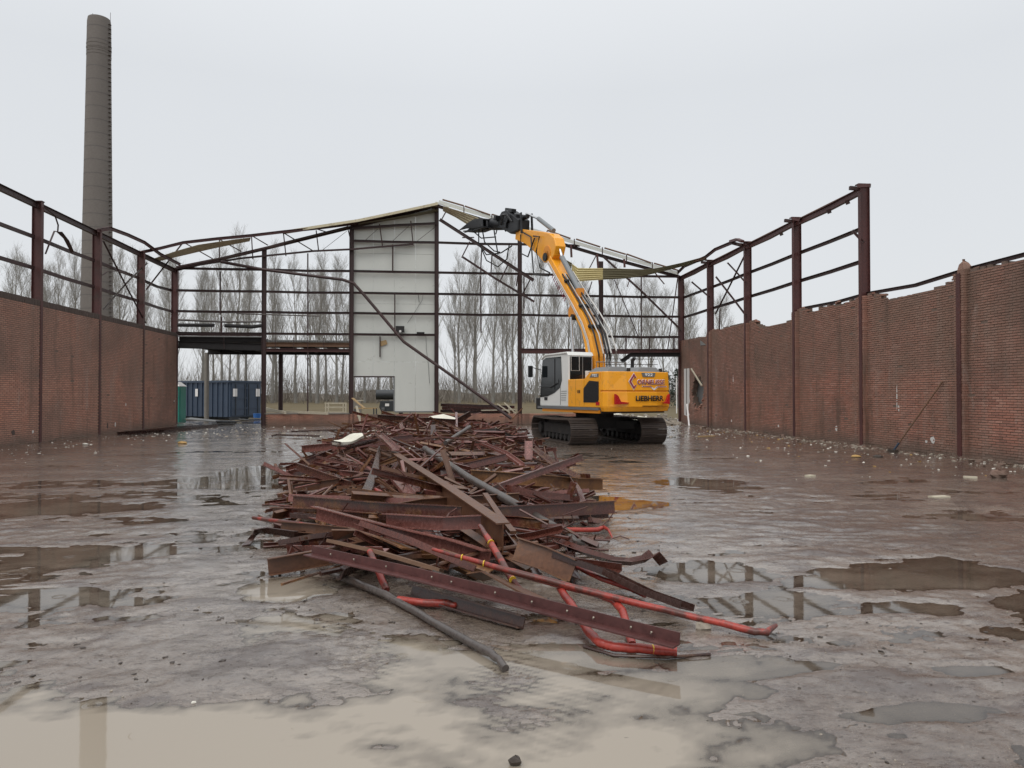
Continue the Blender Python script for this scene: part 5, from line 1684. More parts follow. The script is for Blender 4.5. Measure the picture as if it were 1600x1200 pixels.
for q in range(5):
    MB().bx(CX0 + .022, CX0 + .035, -.12 - .02 * q, .20, 1.42 + q * .075, 1.435 + q * .075).build('louvre', 'paint_grey', cb_)
MB().bx(CX0 + .02, CX0 + .036, .24, .25, 1.26, 1.95).build('door_gap', 'rubber_black', cb_)
MB().bx(CX0 + .012, CX0 + .04, 1.20, 1.42, 1.42, 1.52).build('door_handle', 'rubber_black', cb_)
MB().bx(CX0 + .012, CX0 + .04, .32, .38, 1.96, 2.14).build('lock', 'rubber_black', cb_)
MB().sweep([(CX0 + .05, CY1 - .1, 2.5), (CX0 - .22, CY1 + .12, 2.6)], circ(.015, 6)).build('mirror_arm', 'rubber_black', cb_)
b_ = MB(); b_.box((CX0 - .28, CY1 + .14, 2.45), (.20, .07, .42), (0, 0, .3))
b_.build('mirror', 'rubber_black', cb_, bevel=.02)
b_ = MB(); b_.bx(CX0 - .02, CX0 + .35, CY1 - .02, CY1 + .22, 1.08, 1.50)
b_.build('front_step', 'rubber_black', cb_, bevel=.03)

# boom (side profile in y, z)
BX0, BX1 = -.12, .32
low = [(.52, 1.55), (.37, 2.2), (.35, 2.77), (.48, 3.35), (.70, 3.88), (1.22, 4.50), (1.76, 5.18), (2.58, 6.08), (3.34, 6.74), (3.58, 6.90)]
upp = [(3.56, 7.20), (3.25, 7.22), (3.02, 6.90), (2.21, 6.09), (1.11, 5.0), (.45, 4.30), (.04, 3.65), (-.18, 2.95), (-.22, 2.3), (-.10, 1.55)]
bo = MB().prism((low + upp)[::-1], 'x', BX0, BX1).build('boom', 'paint_yellow', ex, bevel=.025)
for xo in (BX0 - .012, BX1 + .012):
    MB().prism([(1.35 + .26 * math.cos(t), 4.62 + .26 * math.sin(t)) for t in [i * math.pi / 8 for i in range(16)]], 'x', min(xo, xo + .0) - .012, xo + .012).build('pin_boss', 'paint_orange', bo)
MB().cyl((BX0 - .10, 1.22, 4.42), (BX1 + .10, 1.22, 4.42), .11, 14).build('lift_pin', 'rubber_black', bo, smooth=40)
MB().cyl((BX0 - .06, 3.42, 6.98), (BX1 + .06, 3.42, 6.98), .16, 16).build('stick_pin', 'rubber_black', bo, smooth=40)
# company lettering up the boom plate (red outline letters)
for q, t in enumerate((.12, .24, .36, .48, .60, .72)):
    cy, cz = 2.95 - 1.45 * t, 6.28 - 1.5 * t
    dy, dz = .06, .065
    b_ = MB()
    for (a0, a1) in (((-.10, .07), (.10, .07)), ((-.10, -.07), (.10, -.07)), ((-.10, -.07), (-.10, .07))):
        u0 = (cy - .69 * a0[1] * 1.0 + .72 * a0[0], cz - .72 * a0[1] - .69 * a0[0])
        u1 = (cy - .69 * a1[1] * 1.0 + .72 * a1[0], cz - .72 * a1[1] - .69 * a1[0])
        b_.sweep([(BX0 - .006, u0[0], u0[1]), (BX0 - .006, u1[0], u1[1])], s_r(.022, .022))
    b_.build('lettering', 'letter_red', bo)
# pipes running up the boom
off = lambda k_, d: [(y + d[0] * k_, z + d[1] * k_) for (y, z) in upp[2:]]
n_pipe = 0
for (xo, ins) in ((BX0 - .03, .20), (BX0 - .03, .27)):
    pth = [(xo, y + ins * .78, z - ins * .62) for (y, z) in upp[2:8]]
    MB().sweep(pth, circ(.022, 7)).build('hydraulic_pipe', 'pipe_steel', bo, smooth=50)
for q, (xo, ins, mt) in enumerate(((-.08, .07, 'rubber_black'), (.0, .10, 'pipe_steel'), (.08, .06, 'rubber_black'), (.16, .12, 'pipe_steel'), (.24, .16, 'pipe_steel'), (.32, .08, 'rubber_black'), (.12, .20, 'rubber_black'), (.28, .24, 'pipe_steel'))):
    pth = [(xo + .02 * math.sin(i * 1.7 + q), y - ins * .78 - (.16 + .13 * (q % 4)) * (0, .1, .4, .8, 1, .9, .6, .3)[min(i, 7)], z + ins * .62) for i, (y, z) in enumerate(upp[3:])]
    pth[-1] = (xo, pth[-1][1] - .25, 1.9)
    MB().sweep(pth, circ(.024 if mt == 'pipe_steel' else .032, 7)).build('hydraulic_hose', mt, bo, smooth=50)
for (y, z) in ((1.9, 5.78), (.85, 4.75), (.2, 3.95)):
    MB().box((.12, y - .06, z + .05), (.56, .10, .10), (R(45), 0, 0)).build('hose_clamp', 'rubber_black', bo)
# lift cylinders either side of the boom
for xo in (BX0 - .13, BX1 + .13):
    lc = MB().cyl((xo, .95, 1.35), (xo, 1.06, 2.9), .085, 14).build('lift_cylinder', 'cylinder_grey', ex, smooth=40)
    MB().cyl((xo, 1.06, 2.9), (xo, 1.22, 4.42), .05, 12).build('piston_rod', 'chrome', lc, smooth=40)
# stick cylinder along the top of the boom
scy = MB().cyl((.12, 1.25, 5.42), (.12, 2.55, 6.85), .10, 14).build('stick_cylinder', 'cylinder_grey', ex, smooth=40)
MB().cyl((.12, 2.55, 6.85), (.12, 2.75, 7.25), .055, 12).build('piston_rod', 'chrome', scy, smooth=40)
MB().bx(.0, .24, 1.10, 1.32, 5.15, 5.48).build('cylinder_lug', 'paint_orange', scy)
# stick
SX0, SX1 = -.10, .34
stp = [(2.62, 7.28), (2.78, 7.62), (3.15, 7.86), (3.75, 8.05), (5.9, 8.60), (6.2, 8.52), (6.25, 8.22), (5.3, 7.86), (4.2, 7.22), (3.62, 6.80), (3.15, 6.74), (2.78, 6.95)]
stk = MB().prism(stp[::-1], 'x', SX0, SX1).build('stick', 'paint_yellow', ex, bevel=.025)
MB().prism([(3.35 + .30 * math.cos(i * math.pi / 8), 7.12 + .30 * math.sin(i * math.pi / 8)) for i in range(16)], 'x', SX0 - .02, SX0 + .01).build('pin_boss', 'paint_orange', stk)
bcy = MB().cyl((.12, 3.2, 8.0), (.12, 4.5, 8.75), .09, 14).build('bucket_cylinder', 'cylinder_grey', ex, smooth=40)
MB().cyl((.12, 4.5, 8.75), (.12, 5.6, 9.2), .05, 12).build('piston_rod', 'chrome', bcy, smooth=40)
for xo in (SX0 - .03, SX1 + .03):
    MB().sweep([(xo, 5.55, 8.35), (xo, 5.62, 9.22)], s_r(.05, .12)).build('link_arm', 'tool_black', stk)
for q, pth in enumerate(([(SX0 - .06, 3.0, 6.3), (SX0 - .12, 3.7, 6.6), (SX0 - .14, 4.0, 7.3), (SX0 - .1, 3.8, 7.85), (SX0 - .06, 4.4, 8.0)], [(SX0 - .06, 4.3, 7.9), (SX0 - .16, 4.7, 7.2), (SX0 - .12, 5.5, 7.5), (SX0 - .05, 5.6, 8.3)], [(SX0 - .05, 3.1, 6.2), (SX0 - .15, 4.2, 6.4), (SX0 - .12, 4.4, 7.2), (SX0 - .07, 4.6, 8.0), (SX0 - .04, 5.4, 8.35)])):
    MB().sweep(pth, circ(.03, 7)).build('hydraulic_hose', 'rubber_black', stk, smooth=60)

# demolition grapple held out in front of the stick
gp = MB()
gp.prism([(5.75, 8.50), (5.70, 8.95), (6.3, 9.30), (6.9, 9.62), (7.4, 9.66), (7.9, 9.40), (8.1, 9.08), (7.3, 8.86), (6.5, 8.50)][::-1], 'x', -.22, .34)
grp = gp.build('grapple', 'tool_black', ex, bevel=.04)
MB().cyl((.02, 7.7, 9.20), (-.12, 8.5, 9.34), .27, 18).build('rotator', 'tool_black', grp, smooth=40)
MB().cyl((-.32, 6.7, 9.18), (.44, 6.7, 9.18), .17, 16).build('hub', 'tool_black', grp, smooth=40)
MB().cyl((.05, 5.35, 9.02), (.05, 5.8, 9.06), .10, 14).build('coupler_pin', 'tool_black', grp, smooth=40)
for (xo, dz) in ((-.52, .0), (.02, .05), (-.26, -.10)):
    MB().prism([(8.4, 9.14 + dz), (8.5, 9.58 + dz), (9.3, 9.66 + dz), (10.4, 9.66 + dz), (11.3, 9.58 + dz), (10.4, 9.48 + dz), (9.3, 9.26 + dz)][::-1], 'x', xo - .22, xo - .12).build('jaw', 'tool_black', grp, bevel=.02)
MB().prism([(8.5, 9.56), (9.4, 9.72), (10.4, 9.70), (10.4, 9.65), (9.4, 9.66), (8.5, 9.5)][::-1], 'x', -.7, -.1).build('jaw_plate', 'tool_black', grp)
MB().prism([(8.3, 9.16), (9.5, 9.24), (10.8, 9.46), (10.8, 9.41), (9.5, 9.17), (8.3, 9.1)][::-1], 'x', -.7, -.1).build('jaw_plate', 'tool_black', grp)
for (x, y, z, sx_, sy_, sz_) in ((-.1, 6.55, 9.52, .22, .4, .16), (.1, 7.2, 9.72, .36, .3, .14), (.05, 6.9, 8.95, .72, .3, .22), (.0, 6.05, 9.16, .4, .25, .2), (-.2, 7.75, 9.45, .4, .25, .22), (.25, 7.5, 9.55, .2, .2, .3)):
    b_ = MB(); b_.box((x, y, z), (sx_, sy_, sz_), (R(15), 0, 0))
    b_.build('valve_block', 'tool_black', grp, bevel=.02)
for q in range(7):
    x0, y0, z0 = -.36 + .09 * q, 6.0 + .3 * q, 8.9 + .08 * (q % 3)
    MB().sweep([(x0, y0, z0), (x0 - .10, y0 + .3, z0 + .36), (x0 - .06, y0 + .7, z0 + .44), (x0, y0 + 1.1, z0 + .1)], circ(.028, 7)).build('hydraulic_hose', 'rubber_black', grp, smooth=60)
# cables torn off the roof and hanging from the grapple
for q, pth in enumerate(([(1.91, 33.50, 9.35), (1.91, 33.50, 8.53), (2.26, 33.50, 8.01), (2.89, 33.00, 8.01), (3.35, 32.60, 8.26)], [(2.03, 33.50, 9.41), (2.17, 33.40, 8.57), (2.59, 33.20, 8.13), (2.84, 33.00, 8.04)], [(1.99, 33.40, 8.36), (2.26, 33.40, 7.73), (2.77, 33.30, 7.43), (3.17, 33.20, 7.77), (3.27, 33.00, 8.46)],
                         [(1.64, 34.00, 9.22), (2.06, 34.00, 8.87), (2.73, 33.80, 8.90)], [(2.59, 33.20, 9.06), (2.77, 33.20, 7.96)])):
    MB(EINV).sweep(pth, circ(.03, 6)).build('hanging_cable', 'rubber_black', grp, smooth=60)

# ------------------------------------------------------------------ scrap heap
rp = random.Random(77)


def scrap(name, label, cat, path, prof, mat, roll=0.0, group='scrap steel lying in the heap', smooth=None, rolls=None, scales=None, sub=0, jit=0.0):
    path = [Vector(p) for p in path]
    if sub:
        itp = lambda seq: [seq[int(q)] + (seq[min(int(q) + 1, len(seq) - 1)] - seq[int(q)]) * (q - int(q)) for q in [j / sub for j in range((len(path) - 1) * sub + 1)]]
        rolls = itp(rolls) if rolls else None
        scales = itp(scales) if scales else None
        out = []
        for a, b2 in zip(path, path[1:]):
            for i in range(sub):
                t = i / sub
                out.append(a.lerp(b2, t) + (Vector((rp.uniform(-1, 1), rp.uniform(-1, 1), rp.uniform(-1, 1))) * jit if (i or a is not path[0]) else Vector((0, 0, 0))))
        out.append(path[-1])
        path = out
    if cat == 'pipe' and len(path) < 12:                       # handled pipes are never quite straight or round
        sc0 = scales or [1.0] * len(path)
        np_, ns_ = [], []
        for i in range(len(path) - 1):
            for q in range(4):
                np_.append(path[i].lerp(path[i + 1], q / 4) + Vector((rp.gauss(0, 1), rp.gauss(0, 1), rp.gauss(0, 1))) * (.0016 if (i or q) else 0))
                ns_.append((sc0[i] + (sc0[i + 1] - sc0[i]) * q / 4) * rp.uniform(.98, 1.02))
        path, scales = np_ + [path[-1]], ns_ + [sc0[-1]]
    org = Vector((path[0].x, path[0].y, 0))
    o_ = MB().sweep(path, prof, roll=roll, rolls=rolls, scales=scales).build(name, mat, None, org, smooth=smooth)
    tag(o_, label, cat, group)
    return o_


def clamp_ring(o_, p, d, r_, mat='marking_yellow'):
    """painted band round a pipe, part of that pipe"""
    p, d = Vector(p), Vector(d).normalized()
    MB().sweep([p - d * .004, p + d * .004], circ(r_, 10)).build('painted_band', mat, o_, Vector(o_.location))


# big pieces one can pick out, near to far
scrap('steel_beam', 'large brown steel beam lying diagonally on top of the heap', 'beam', [(-0.856, 14.364, 0.380), (0.140, 8.913, 0.360), (0.600, 6.640, 0.300)], s_i(.29, .125, .014, .010), 'scrap_rust', roll=.0)
scrap('steel_beam', 'pinkish red channel sloping across the front left of the heap', 'beam', [(-1.355, 8.375, 0.300), (-0.507, 7.294, 0.270), (0.107, 6.773, 0.220), (0.435, 6.417, 0.180)], s_c(.13, .10, .01), 'scrap_pink', roll=.15)
scrap('steel_beam', 'long level dark red beam across the middle of the heap', 'beam', [(-1.851, 9.827, 0.220), (-0.612, 8.791, 0.260), (0.545, 8.048, 0.300), (2.153, 8.789, 0.240)], s_i(.15, .09, .012, .009), 'scrap_steel', roll=.12)
scrap('steel_beam', 'dark beam jutting out to the right over the orange rust puddle', 'beam', [(0.436, 8.667, 0.180), (1.268, 8.643, 0.170), (2.224, 9.252, 0.120)], s_c(.16, .09, .01), 'scrap_dark', roll=-.1)
scrap('steel_beam', 'rust orange ribbed beam pointing right at mid height of the heap', 'beam', [(0.496, 10.801, 0.420), (1.445, 10.481, 0.380), (2.078, 10.625, 0.300), (2.648, 11.483, 0.180)], s_c(.17, .07, .01), 'scrap_rust', roll=.05)
rv_ = scrap('steel_channel', 'thin dark red channel in front with rivet heads along it', 'channel', [(-1.052, 6.445, 0.240), (-0.204, 5.763, 0.200), (0.522, 5.088, 0.170), (1.109, 4.534, 0.140), (1.434, 4.252, 0.120)], s_l(.10, .075, .010), 'column_steel', roll=.05)
pts_ = [Vector(p) for p in ((-1.052, 6.445, 0.240), (-0.204, 5.763, 0.200), (0.522, 5.088, 0.170), (1.109, 4.534, 0.140), (1.434, 4.252, 0.120))]
for q in range(11):
    t = .15 + q * .34 + rp.uniform(-.1, .1)
    a = pts_[int(t)].lerp(pts_[int(t) + 1], t - int(t)) + Vector((.0, -.03, .035))
    MB().sweep([a, a + Vector((0, -.012, .012))], circ(.006, 6)).build('rivet', 'debris_mix', rv_, rv_.location)
scrap('steel_channel', 'short dark red channel under the riveted channel in front', 'channel', [(-0.206, 5.807, 0.080), (0.223, 5.346, 0.070), (0.581, 4.980, 0.060)], s_c(.09, .06, .01), 'scrap_dark', roll=.3)
scrap('steel_plate_beam', 'brown box end of a beam lying flat left in front of the heap', 'beam', [(-1.461, 6.665, 0.090), (-0.942, 6.892, 0.130), (-0.488, 7.021, 0.200)], s_c(.15, .08, .008), 'scrap_rust', roll=.1)
scrap('steel_beam', 'broad brown beam end with ragged cut right of centre', 'beam', [(0.688, 6.380, 0.260), (0.920, 6.276, 0.200), (1.137, 6.065, 0.130)], s_i(.20, .10, .012, .009), 'scrap_rust', roll=.35)
scrap('steel_channel', 'dark brown flat channel resting along the long red pipe', 'channel', [(1.031, 6.274, 0.220), (1.393, 5.911, 0.150), (1.592, 5.491, 0.100), (1.782, 5.116, 0.090)], s_c(.15, .05, .008), 'scrap_dark', roll=math.pi / 2 + .3)
scrap('steel_strip', 'wavy dark red strip curling up beside the right puddle', 'strip', [(1.177, 7.087, 0.140), (1.388, 6.645, 0.120), (1.568, 6.408, 0.100), (1.708, 6.388, 0.090), (1.847, 6.410, 0.110), (1.945, 6.542, 0.130), (2.052, 6.657, 0.020)], s_l(.09, .07, .008), 'scrap_steel', roll=.6)
scrap('steel_beam', 'red-brown beam with pale top edge left of the big diagonal beam', 'beam', [(-0.533, 7.666, 0.320), (0.051, 7.149, 0.360), (0.435, 7.159, 0.370)], s_c(.13, .08, .01), 'scrap_pink', roll=.1)
scrap('steel_strip', 'curved rusty sheet strip bowed over the front of the heap', 'strip', [(0.304, 5.834, 0.160), (0.409, 5.679, 0.220), (0.562, 5.475, 0.180), (0.768, 5.242, 0.120), (0.980, 5.085, 0.060)], s_r(.17, .012), 'scrap_rust', rolls=[.5, .4, .3, .2, .3])
scrap('steel_strip', 'grey-brown torn plate behind the riveted channel', 'strip', [(0.033, 6.009, 0.160), (0.190, 5.726, 0.140), (0.375, 5.541, 0.120)], s_r(.16, .012), 'pipe_grey', roll=.4)
scrap('steel_strip', 'thick mossy plate with flaking tan paint, front left', 'strip', [(-0.948, 6.936, 0.250), (-0.506, 6.492, 0.240), (-0.167, 6.195, 0.200), (0.044, 6.115, 0.150)], s_r(.15, .03), 'rotten_wood', roll=.3)
scrap('steel_strip', 'tan flaking channel arm on the left of the heap', 'channel', [(-1.717, 8.322, 0.160), (-1.278, 7.900, 0.200), (-0.860, 7.425, 0.240), (-0.621, 7.187, 0.200)], s_c(.10, .07, .008), 'scrap_rust', roll=.2)
scrap('steel_strip', 'curled dark strip reaching the ground at far left of heap', 'strip', [(-1.997, 8.054, 0.010), (-1.998, 8.248, 0.040), (-1.934, 8.257, 0.120), (-1.793, 8.171, 0.140), (-1.497, 8.028, 0.120), (-1.238, 8.072, 0.100)], s_r(.09, .012), 'scrap_dark', rolls=[.2, .3, .6, 1.0, 1.1, 1.1], sub=2)
scrap('steel_channel', 'level maroon channel poking out left above the red pipe end', 'channel', [(-2.102, 9.719, 0.100), (-1.505, 9.305, 0.140), (-0.583, 8.385, 0.200)], s_c(.13, .07, .01), 'scrap_steel', roll=.05)
scrap('steel_strip', 'brown bent plate on the front left with twisted end', 'strip', [(-0.969, 7.091, 0.280), (-0.732, 7.088, 0.300), (-0.480, 6.906, 0.270), (-0.232, 6.523, 0.250)], s_r(.15, .015), 'scrap_rust', rolls=[.9, .5, .3, .2])
scrap('steel_strip', 'pale edged narrow angle crossing below the pink channel', 'angle', [(-0.768, 7.433, 0.300), (-0.235, 6.596, 0.280), (0.297, 5.898, 0.180)], s_l(.06, .06, .008), 'scrap_steel', roll=.5)
scrap('steel_beam', 'maroon beam running left from the heap with raised flange', 'beam', [(-1.934, 10.134, 0.220), (-0.991, 9.586, 0.250), (-0.169, 9.072, 0.280)], s_c(.11, .10, .01), 'scrap_pink', roll=math.pi / 2 + .2)
# pipes
pr = scrap('red_pipe', 'longest bright red pipe running to the front right with bent tip', 'pipe', [(-0.029, 5.972, 0.360), (0.564, 5.493, 0.280), (1.082, 5.184, 0.200), (1.742, 4.924, 0.080), (2.099, 4.700, 0.035), (2.162, 4.664, 0.040), (2.259, 4.738, 0.060)], circ(.024, 10), 'pipe_red', smooth=50, scales=[.55, 1, 1, 1, 1, .95, .6])
for t in ((0.201, 5.781, 0.330), (0.363, 5.644, 0.310)):
    clamp_ring(pr, t, (.9, -.3, -.1), .0252)
pr = scrap('red_pipe', 'short red pipe standing steeply below the big diagonal beam', 'pipe', [(0.398, 6.748, 0.400), (0.451, 6.263, 0.360), (0.573, 5.584, 0.200), (0.653, 5.512, 0.120)], circ(.028, 10), 'pipe_red', smooth=50, scales=[.7, 1, 1, .5])
clamp_ring(pr, (0.458, 6.205, 0.355), (.3, -.9, -.2), .0295)
clamp_ring(pr, (0.576, 5.564, 0.200), (.3, -.9, -.2), .0295, 'marking_yellow')
pr = scrap('red_pipe', 'red pipe bent downward in a wide curve at front right', 'pipe', [(0.598, 5.826, 0.200), (0.954, 5.512, 0.160), (1.184, 5.330, 0.140), (1.260, 5.189, 0.130), (1.288, 5.023, 0.100), (1.261, 4.800, 0.060), (1.225, 4.541, 0.030)], circ(.028, 10), 'pipe_red', smooth=50, sub=2)
clamp_ring(pr, (1.286, 5.053, 0.100), (.3, -.9, -.2), .0295)
pr = scrap('red_pipe', 'dull red pipe lying on the ground at the very front right', 'pipe', [(0.941, 5.575, 0.120), (0.972, 5.089, 0.090), (0.985, 4.762, 0.060), (1.015, 4.551, 0.050), (1.094, 4.475, 0.045), (1.453, 4.359, 0.045)], circ(.029, 10), 'pipe_red', smooth=50, sub=2)
text_o = clamp_ring(pr, (1.317, 4.406, 0.045), (1, 0, 0), .0305)
scrap('red_pipe', 'red pipe with hooked end lying right of the big beam', 'pipe', [(1.043, 8.312, 0.090), (1.359, 8.270, 0.070), (1.830, 8.332, 0.050), (1.930, 8.374, 0.070), (1.944, 8.210, 0.070), (1.937, 7.998, 0.010)], circ(.028, 9), 'pipe_red', smooth=50, scales=[1, 1, 1, .9, .5, .3])
scrap('red_pipe', 'red pipe with flattened end between the two channels in front', 'pipe', [(-0.287, 5.654, 0.050), (-0.102, 5.549, 0.050), (0.064, 5.532, 0.050), (0.134, 5.458, 0.050), (0.202, 5.516, 0.060)], circ(.030, 9), 'pipe_red', smooth=50, scales=[1, 1, 1, .8, .5])
scrap('red_pipe', 'short red pipe dropping behind the riveted channel at left', 'pipe', [(-0.568, 6.451, 0.250), (-0.477, 6.128, 0.170), (-0.389, 5.902, 0.060)], circ(.028, 9), 'pipe_red', smooth=50)
scrap('red_pipe', 'thin red pipe end sticking out at the far left', 'pipe', [(-2.221, 9.287, 0.100), (-1.869, 8.845, 0.130), (-1.270, 8.277, 0.160)], circ(.024, 9), 'pipe_red', smooth=50)
scrap('red_pipe', 'thin pale red pipe on the right edge behind the flat channel', 'pipe', [(1.186, 6.360, 0.120), (1.358, 5.987, 0.080), (1.545, 5.781, 0.050), (1.619, 5.621, 0.040)], circ(.022, 9), 'pipe_red', smooth=50)
scrap('red_pipe', 'red pipe piece amid the middle of the heap, left side', 'pipe', [(-0.837, 10.266, 0.300), (-0.682, 9.791, 0.300), (-0.502, 9.523, 0.260)], circ(.028, 9), 'pipe_red', smooth=50)
scrap('grey_pipe', 'long grey pipe in front with crushed ends lying on wet ground', 'pipe', [(-0.970, 6.618, 0.050), (-0.729, 6.301, 0.050), (-0.404, 5.829, 0.050), (-0.339, 5.731, 0.045), (0.079, 4.933, 0.035), (0.333, 4.458, 0.035), (0.372, 4.367, 0.035), (0.399, 4.252, 0.020)], circ(.030, 10), 'pipe_grey', smooth=50, scales=[.5, 1, 1, .9, .88, .85, .7, .8])
scrap('grey_pipe', 'grey pipe running down the heap beside the big diagonal beam', 'pipe', [(-0.232, 15.193, 0.500), (0.477, 10.389, 0.420), (0.945, 8.614, 0.300), (1.417, 7.780, 0.090), (1.471, 7.701, 0.050), (1.562, 7.706, 0.020)], circ(.055, 10), 'pipe_grey', smooth=50, scales=[1.15, 1, 1, .85, .6, .7])
scrap('thin_rod', 'thin bent rod on the ground at the very front', 'rod', [(0.927, 4.602, 0.012), (1.082, 4.425, 0.012), (1.382, 4.361, 0.012), (1.672, 4.387, 0.012)], circ(.010, 6), 'scrap_dark', smooth=50)
scrap('thin_rod', 'thin curved wire standing up from the front left of heap', 'rod', [(-1.440, 7.557, 0.010), (-1.343, 7.538, 0.050), (-1.183, 7.320, 0.080), (-1.110, 7.440, 0.160), (-1.052, 7.337, 0.260)], circ(.007, 5), 'scrap_dark', smooth=50)
scrap('thin_rod', 'thin rod lying on the yard left behind the heap', 'rod', [(-6.275, 29.060, 0.030), (-6.261, 29.789, 0.040), (-4.443, 28.872, 0.030)], circ(.03, 6), 'scrap_dark', smooth=50)
scrap('thin_rod', 'longer thin rod lying on the yard behind the heap', 'rod', [(-6.184, 32.338, 0.040), (-4.056, 33.667, 0.050), (-1.154, 32.182, 0.050)], circ(.035, 6), 'scrap_dark', smooth=50)
# a few pieces of the middle and back that stand out
scrap('steel_beam', 'lavender-grey flange plate lying steeply left of the big beam', 'beam', [(-0.741, 11.762, 0.420), (-0.491, 10.128, 0.400), (-0.332, 9.307, 0.360)], s_c(.16, .05, .01), 'scrap_pink', roll=math.pi / 2)
scrap('steel_beam', 'second lavender-grey plate next to the steep flange plate', 'beam', [(-0.459, 11.730, 0.380), (-0.267, 9.828, 0.340)], s_c(.12, .05, .01), 'scrap_pink', roll=math.pi / 2)
scrap('steel_strip', 'dark twisted strip hanging down in the left middle of heap', 'strip', [(-1.159, 15.471, 0.500), (-0.929, 11.387, 0.450), (-0.916, 10.085, 0.350), (-0.930, 9.455, 0.300)], s_r(.12, .012), 'scrap_dark', rolls=[1.2, .6, .3, .1])
scrap('steel_beam', 'pale topped beam lying crosswise at the back left of heap', 'beam', [(-3.101, 17.354, 0.350), (-1.733, 16.726, 0.500), (-0.533, 17.344, 0.600)], s_c(.16, .09, .01), 'scrap_pink', roll=.1)
scrap('steel_beam', 'pale pink beam tilted steeply near the back of heap', 'beam', [(-1.247, 16.269, 0.750), (-0.952, 14.696, 0.680), (-0.748, 13.705, 0.600)], s_c(.16, .06, .01), 'scrap_pink', roll=math.pi / 2)
scrap('steel_beam', 'brown beam left of centre with rusty flank, mid heap', 'beam', [(-2.302, 11.905, 0.120), (-1.455, 11.315, 0.280), (-0.600, 11.375, 0.360)], s_c(.13, .07, .01), 'scrap_rust', roll=.1)
scrap('steel_beam', 'dark maroon beam sloping down to the left mid heap', 'beam', [(-3.063, 15.436, 0.060), (-2.583, 15.161, 0.250), (-2.172, 15.842, 0.400)], s_c(.13, .06, .01), 'scrap_steel', roll=.2)
scrap('steel_beam', 'maroon channel descending right from the left tip mid heap', 'beam', [(-2.523, 13.619, 0.320), (-1.882, 12.244, 0.300), (-1.255, 10.814, 0.300)], s_c(.12, .06, .01), 'scrap_steel', roll=.2)
scrap('steel_beam', 'upright dark offcut sticking up at the back of the heap', 'beam', [(-0.093, 18.543, 0.400), (-0.081, 19.316, 0.750)], s_i(.16, .12, .012, .01), 'scrap_dark')
scrap('steel_beam', 'short dark beam standing aslant at the very back', 'beam', [(-1.221, 29.764, 0.500), (-1.118, 31.896, 0.750)], s_r(.16, .14), 'scrap_dark')
scrap('steel_beam', 'long dark beam lying high across the back of the heap', 'beam', [(-2.209, 28.177, 0.780), (-0.711, 25.992, 0.750), (0.628, 24.211, 0.720)], s_i(.16, .1, .012, .01), 'scrap_dark')
scrap('steel_beam', 'maroon beam rising to the right at the back of the heap', 'beam', [(0.741, 26.771, 0.650), (1.241, 27.054, 0.920)], s_i(.18, .1, .012, .01), 'scrap_dark')
scrap('steel_beam', 'upright pink beam end at the back middle of the heap', 'beam', [(0.632, 23.533, 0.500), (0.775, 28.899, 0.850)], s_c(.16, .09, .01), 'scrap_pink')
scrap('grey_pipe', 'grey rod lying aslant near the back of the heap', 'pipe', [(0.197, 16.197, 0.550), (0.883, 19.603, 0.750)], circ(.05, 8), 'pipe_grey', smooth=50)
scrap('steel_beam', 'narrow upright pink plate on the right of the back heap', 'beam', [(1.938, 15.441, 0.250), (2.022, 16.107, 0.600)], s_c(.17, .05, .01), 'scrap_pink', roll=math.pi / 2)
scrap('steel_strip', 'arched maroon strip on the right side of the back heap', 'strip', [(0.817, 16.252, 0.500), (0.991, 15.243, 0.580), (1.302, 13.869, 0.500), (1.521, 13.130, 0.350)], s_c(.12, .05, .01), 'scrap_pink', roll=math.pi / 2, sub=2)
scrap('steel_strip', 'grey bent lath with a kink at the back right of heap', 'strip', [(1.084, 20.860, 0.550), (1.653, 20.471, 0.620), (2.139, 20.842, 0.400)], s_c(.10, .05, .01), 'pipe_grey', roll=.2)
scrap('steel_beam', 'maroon beam lying level in front of the left track', 'beam', [(1.531, 21.265, 0.250), (2.176, 21.199, 0.250), (3.130, 21.594, 0.200)], s_c(.16, .09, .01), 'scrap_steel', roll=.1)
scrap('steel_strip', 'bent angle standing as a corner right of the heap', 'angle', [(1.616, 9.325, 0.200), (1.874, 9.584, 0.200), (1.891, 9.986, 0.300), (1.935, 10.617, 0.340)], s_l(.09, .07, .008), 'scrap_steel')
scrap('steel_beam', 'dark strip sloping right out of the heap towards the yard', 'strip', [(2.063, 15.461, 0.450), (2.155, 13.108, 0.300), (2.339, 11.958, 0.200)], s_l(.13, .08, .01), 'scrap_steel', roll=.4)
scrap('steel_beam', 'long maroon angle below the rust orange ribbed beam', 'angle', [(0.760, 9.946, 0.320), (1.276, 9.256, 0.280), (1.703, 9.347, 0.220)], s_l(.11, .10, .01), 'scrap_steel', roll=.3)
scrap('steel_strip', 'narrow rusty strip propped behind the big diagonal beam', 'strip', [(0.563, 8.542, 0.450), (0.625, 7.337, 0.400), (0.713, 6.832, 0.320)], s_r(.06, .03), 'scrap_rust')
o = MB()
vs_ = []
for i in range(8):
    for j in range(4):
        vs_.append((i * .085, j * .065, .03 * math.sin(i * 1.1 + j) + .012 * i))
o.add(vs_, [(i * 4 + j, i * 4 + j + 4, i * 4 + j + 5, i * 4 + j + 1) for i in range(7) for j in range(3)])
o = o.build('foam_sheet', 'foam_white')
o.location = (-2.089, 15.611, 0.550)
o.rotation_euler = (R(30), R(-10), R(12))
m_ = o.modifiers.new('thick', 'SOLIDIFY'); m_.thickness = .06
tag(o, 'cream coloured foam sheet lying on the back left of the heap', 'foam sheet')
o = MB()
